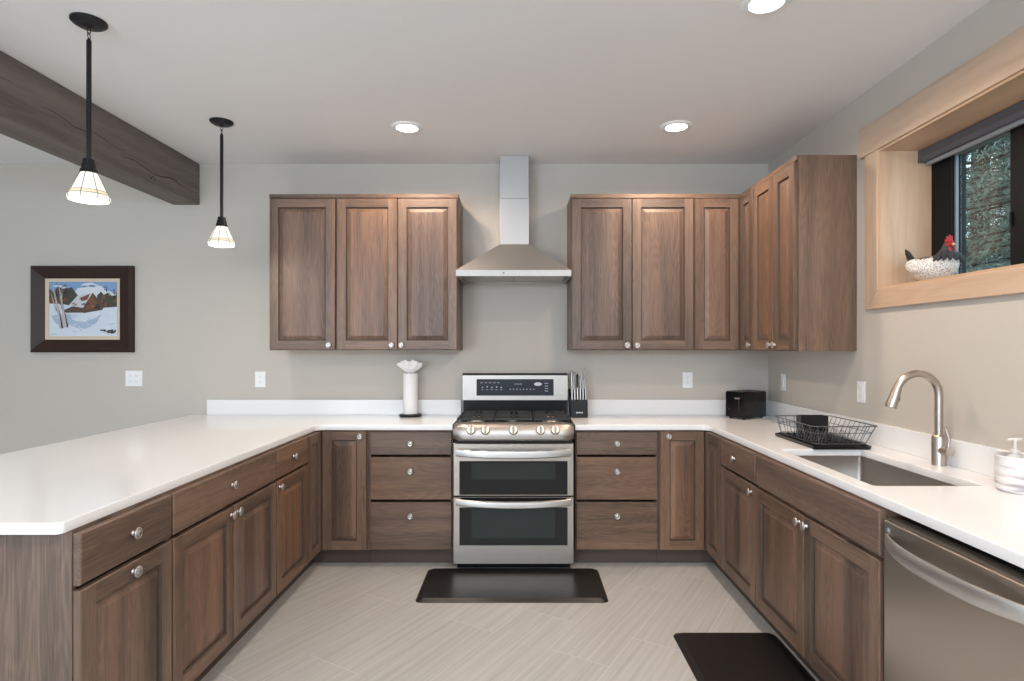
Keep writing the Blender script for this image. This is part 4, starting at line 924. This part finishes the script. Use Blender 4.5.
mb = MB()
spine = [((-.150,0,.100), R(-20), .010, .012), ((-.135,0,.092), R(-15), .030, .034), ((-.105,0,.078), R(-8), .056, .056), ((-.060,0,.068), 0, .067, .074), ((-.010,0,.066), R(6), .066, .080), ((.035,0,.074), R(22), .066, .076), ((.062,0,.096), R(48), .058, .062),
         ((.068,0,.122), R(72), .046, .048), ((.070,0,.142), R(80), .035, .036), ((.072,0,.158), R(84), .027, .027), ((.076,0,.172), R(75), .025, .023), ((.080,0,.185), R(80), .020, .019), ((.081,0,.194), R(90), .008, .008)]
mb.loft([ell(*s_) for s_ in spine]); hb = obj('body', mb, feather, hn, smooth=70, local=True)
md = hb.modifiers.new('sub', 'SUBSURF'); md.levels = 1; md.render_levels = 1
red = plain('comb_red', (0.42, 0.012, 0.012), 0.45); darkf = plain('dark_feather', (0.022, 0.024, 0.028), 0.6, bump=.6, bscale=150)
# wings
for s_ in (-1, 1):
    mb = MB(); mb.ball((-.045, s_*.070, .082), .070, .016, .036, 20, 12, M=Matrix.Rotation(R(12), 3, 'Y')); obj('wing', mb, feather, hn, smooth=70, local=True)
mb = MB()
for k in range(7):
    a = R(100 + k*11); L_ = .105 - abs(k-3)*.005; base = Vector((-.125, (k-3)*.004, .092)); tip = base + Vector((math.cos(a), 0, math.sin(a)))*L_ + Vector((0, (k-3)*.012, 0))
    dd = (tip-base); nn = Vector((-dd.z, 0, dd.x)).normalized()
    rings = []
    for t, wd in ((0,.012),(.4,.020),(.8,.017),(1,.004)):
        c = base + dd*t; rings.append([tuple(c + nn*wd*math.cos(2*PI*j/8) + Vector((0,1,0))*.004*math.sin(2*PI*j/8)) for j in range(8)])
    mb.loft(rings)
obj('tail', mb, darkf, hn, smooth=60, local=True)
mb = MB()   # neck hackle tongues over the white chest
for k in range(14):
    a = 2*PI*k/14; c0 = Vector((.066, 0, .130)); d_ = Vector((math.cos(a)*.8+.15, math.sin(a), 0))
    p0_ = c0 + d_*.036; p1_ = c0 + d_*.066 + Vector((-.006, 0, -.036)); mb.tube([p0_, (p0_+p1_)/2 + d_*.006, p1_], [.013, .012, .003], 8)
obj('hackle', mb, darkf, hn, smooth=60, local=True)
mb = MB(); pts = [(.074,.205),(.070,.222),(.079,.218),(.082,.236),(.090,.222),(.097,.242),(.102,.224),(.112,.234),(.112,.216),(.118,.206),(.100,.198)]
k = len(pts); mb.add([(x, -.004, z) for x, z in pts] + [(x, .004, z) for x, z in pts], [list(range(k)), list(range(2*k-1, k-1, -1))] + [(i, (i+1)%k, k+(i+1)%k, k+i) for i in range(k)])
HS = lambda v: ((v[0]-.0165), v[1]*1.1, (v[2]-.017))
mb.v = [HS(v) for v in mb.v]
obj('comb', mb, red, hn, bevel=.002, local=True)
mb = MB().ball((.102, 0, .192), .018, .021, .016)
for s_ in (-1, 1): mb.ball((.108, s_*.010, .164), .010, .007, .020)
mb.v = [HS(v) for v in mb.v]
obj('wattle', mb, red, hn, smooth=70, local=True)
obj('beak', MB().lathe([(.008,0),(.007,.008),(.001,.020)], (.098, 0, .174), seg=12, M=Matrix.Rotation(R(100), 3, 'Y')), plain('beak_tan', (0.55, 0.36, 0.18), 0.4), hn, smooth=60, local=True)
for s_ in (-1, 1): obj('eye', MB().ball((.090, s_*.0215, .181), .004, .003, .004), blackpl, hn, smooth=80, local=True)

# ------------------------------------------------------------------ outside: hillside and conifers
struct('ground', MB().prism([(XO+.02, -6), (30, -6), (30, 30), (XO+.02, 30)], -.6, -.2), plain('forest_floor', (0.06, 0.07, 0.035), 0.95, bump=1, bscale=8))
leafm, n, l, b = new_mat('conifer_needles'); setp(b, rough=0.7)
tc = n.new('ShaderNodeTexCoord'); nz = n.new('ShaderNodeTexNoise'); nz.inputs['Scale'].default_value = 2.5; l.new(tc.outputs['Object'], nz.inputs['Vector'])
rp = ramp(n, [(0.3, (0.085, 0.11, 0.09)), (0.55, (0.15, 0.185, 0.15)), (0.75, (0.23, 0.27, 0.21))]); l.new(nz.outputs[0], rp.inputs[0]); l.new(rp.outputs[0], b.inputs['Base Color'])
bark = plain('bark', (0.05, 0.035, 0.026), 0.9, bump=1, bscale=30)
def conifer_mesh(seed, H, Rb):
    rn = random.Random(seed); mb = MB(); tr = MB()
    tr.tube([(0,0,0), (0.02,0,H*.5), (0,0,H)], [.14, .09, .02], 10)
    nb = 330
    for i in range(nb):
        z = .5 + (H-.7)*(i/nb); L_ = Rb*(1-(z/H)**1.5)*rn.uniform(.7, 1.1)+.12; a = rn.uniform(0, 2*PI)
        dr_ = Vector((math.cos(a), math.sin(a), 0)); sag = rn.uniform(.10, .40)
        tr.tube([(0,0,z), tuple(dr_*L_*.6 + Vector((0,0,z-.1*L_))), tuple(dr_*L_ + Vector((0,0,z-sag*L_)))], [.014, .008, .002], 4)
        for k in range(int(200*L_)+20):
            t = rn.uniform(.12, 1); p = dr_*L_*t + Vector((0, 0, z - sag*L_*t*t)); sd = dr_.cross(Vector((0,0,1)))*rn.uniform(-1, 1)
            p = p + sd*.26*(1.15-t) + Vector((rn.gauss(0,.02), rn.gauss(0,.02), rn.gauss(0,.03)))
            q = p + Vector((rn.gauss(0,.018), rn.gauss(0,.018), rn.gauss(-.012,.018))) + dr_*.018
            wv = Vector((rn.uniform(-1,1), rn.uniform(-1,1), rn.uniform(-1,1))).normalized()*.0075
            mb.add([p-wv, p+wv, q+wv, q-wv], [(0,1,2,3)])
    return mb, tr
protos = []
spots = [(5.6, 7.2, 0), (8.1, 9.2, 1), (8.0, 12.0, 0), (11.2, 13.0, 1), (4.2, 4.4, 1), (11.0, 16.5, 0), (5.4, 10.4, 1)]
for i, (x, y_, kk) in enumerate(spots):
    if len(protos) <= kk:
        mbf, mbt = conifer_mesh(11+kk, 9.0-kk*1.5, 1.75-.15*kk)
        t = thing('conifer', (x, y_, -.2), 'dark green conifer growing outside the window over the sink', 'tree', 'conifers outside the window'); ORG[t.name] = (0,0,0)
        obj('trunk', mbt, bark, t, local=True); obj('foliage', mbf, leafm, t, local=True); protos.append(t)
    else:
        t = protos[kk].copy(); C.objects.link(t); t.location = (x, y_, -.2); t.rotation_euler = (0, 0, i*1.3)
        for ch in protos[kk].children:
            c = ch.copy(); C.objects.link(c); c.parent = t
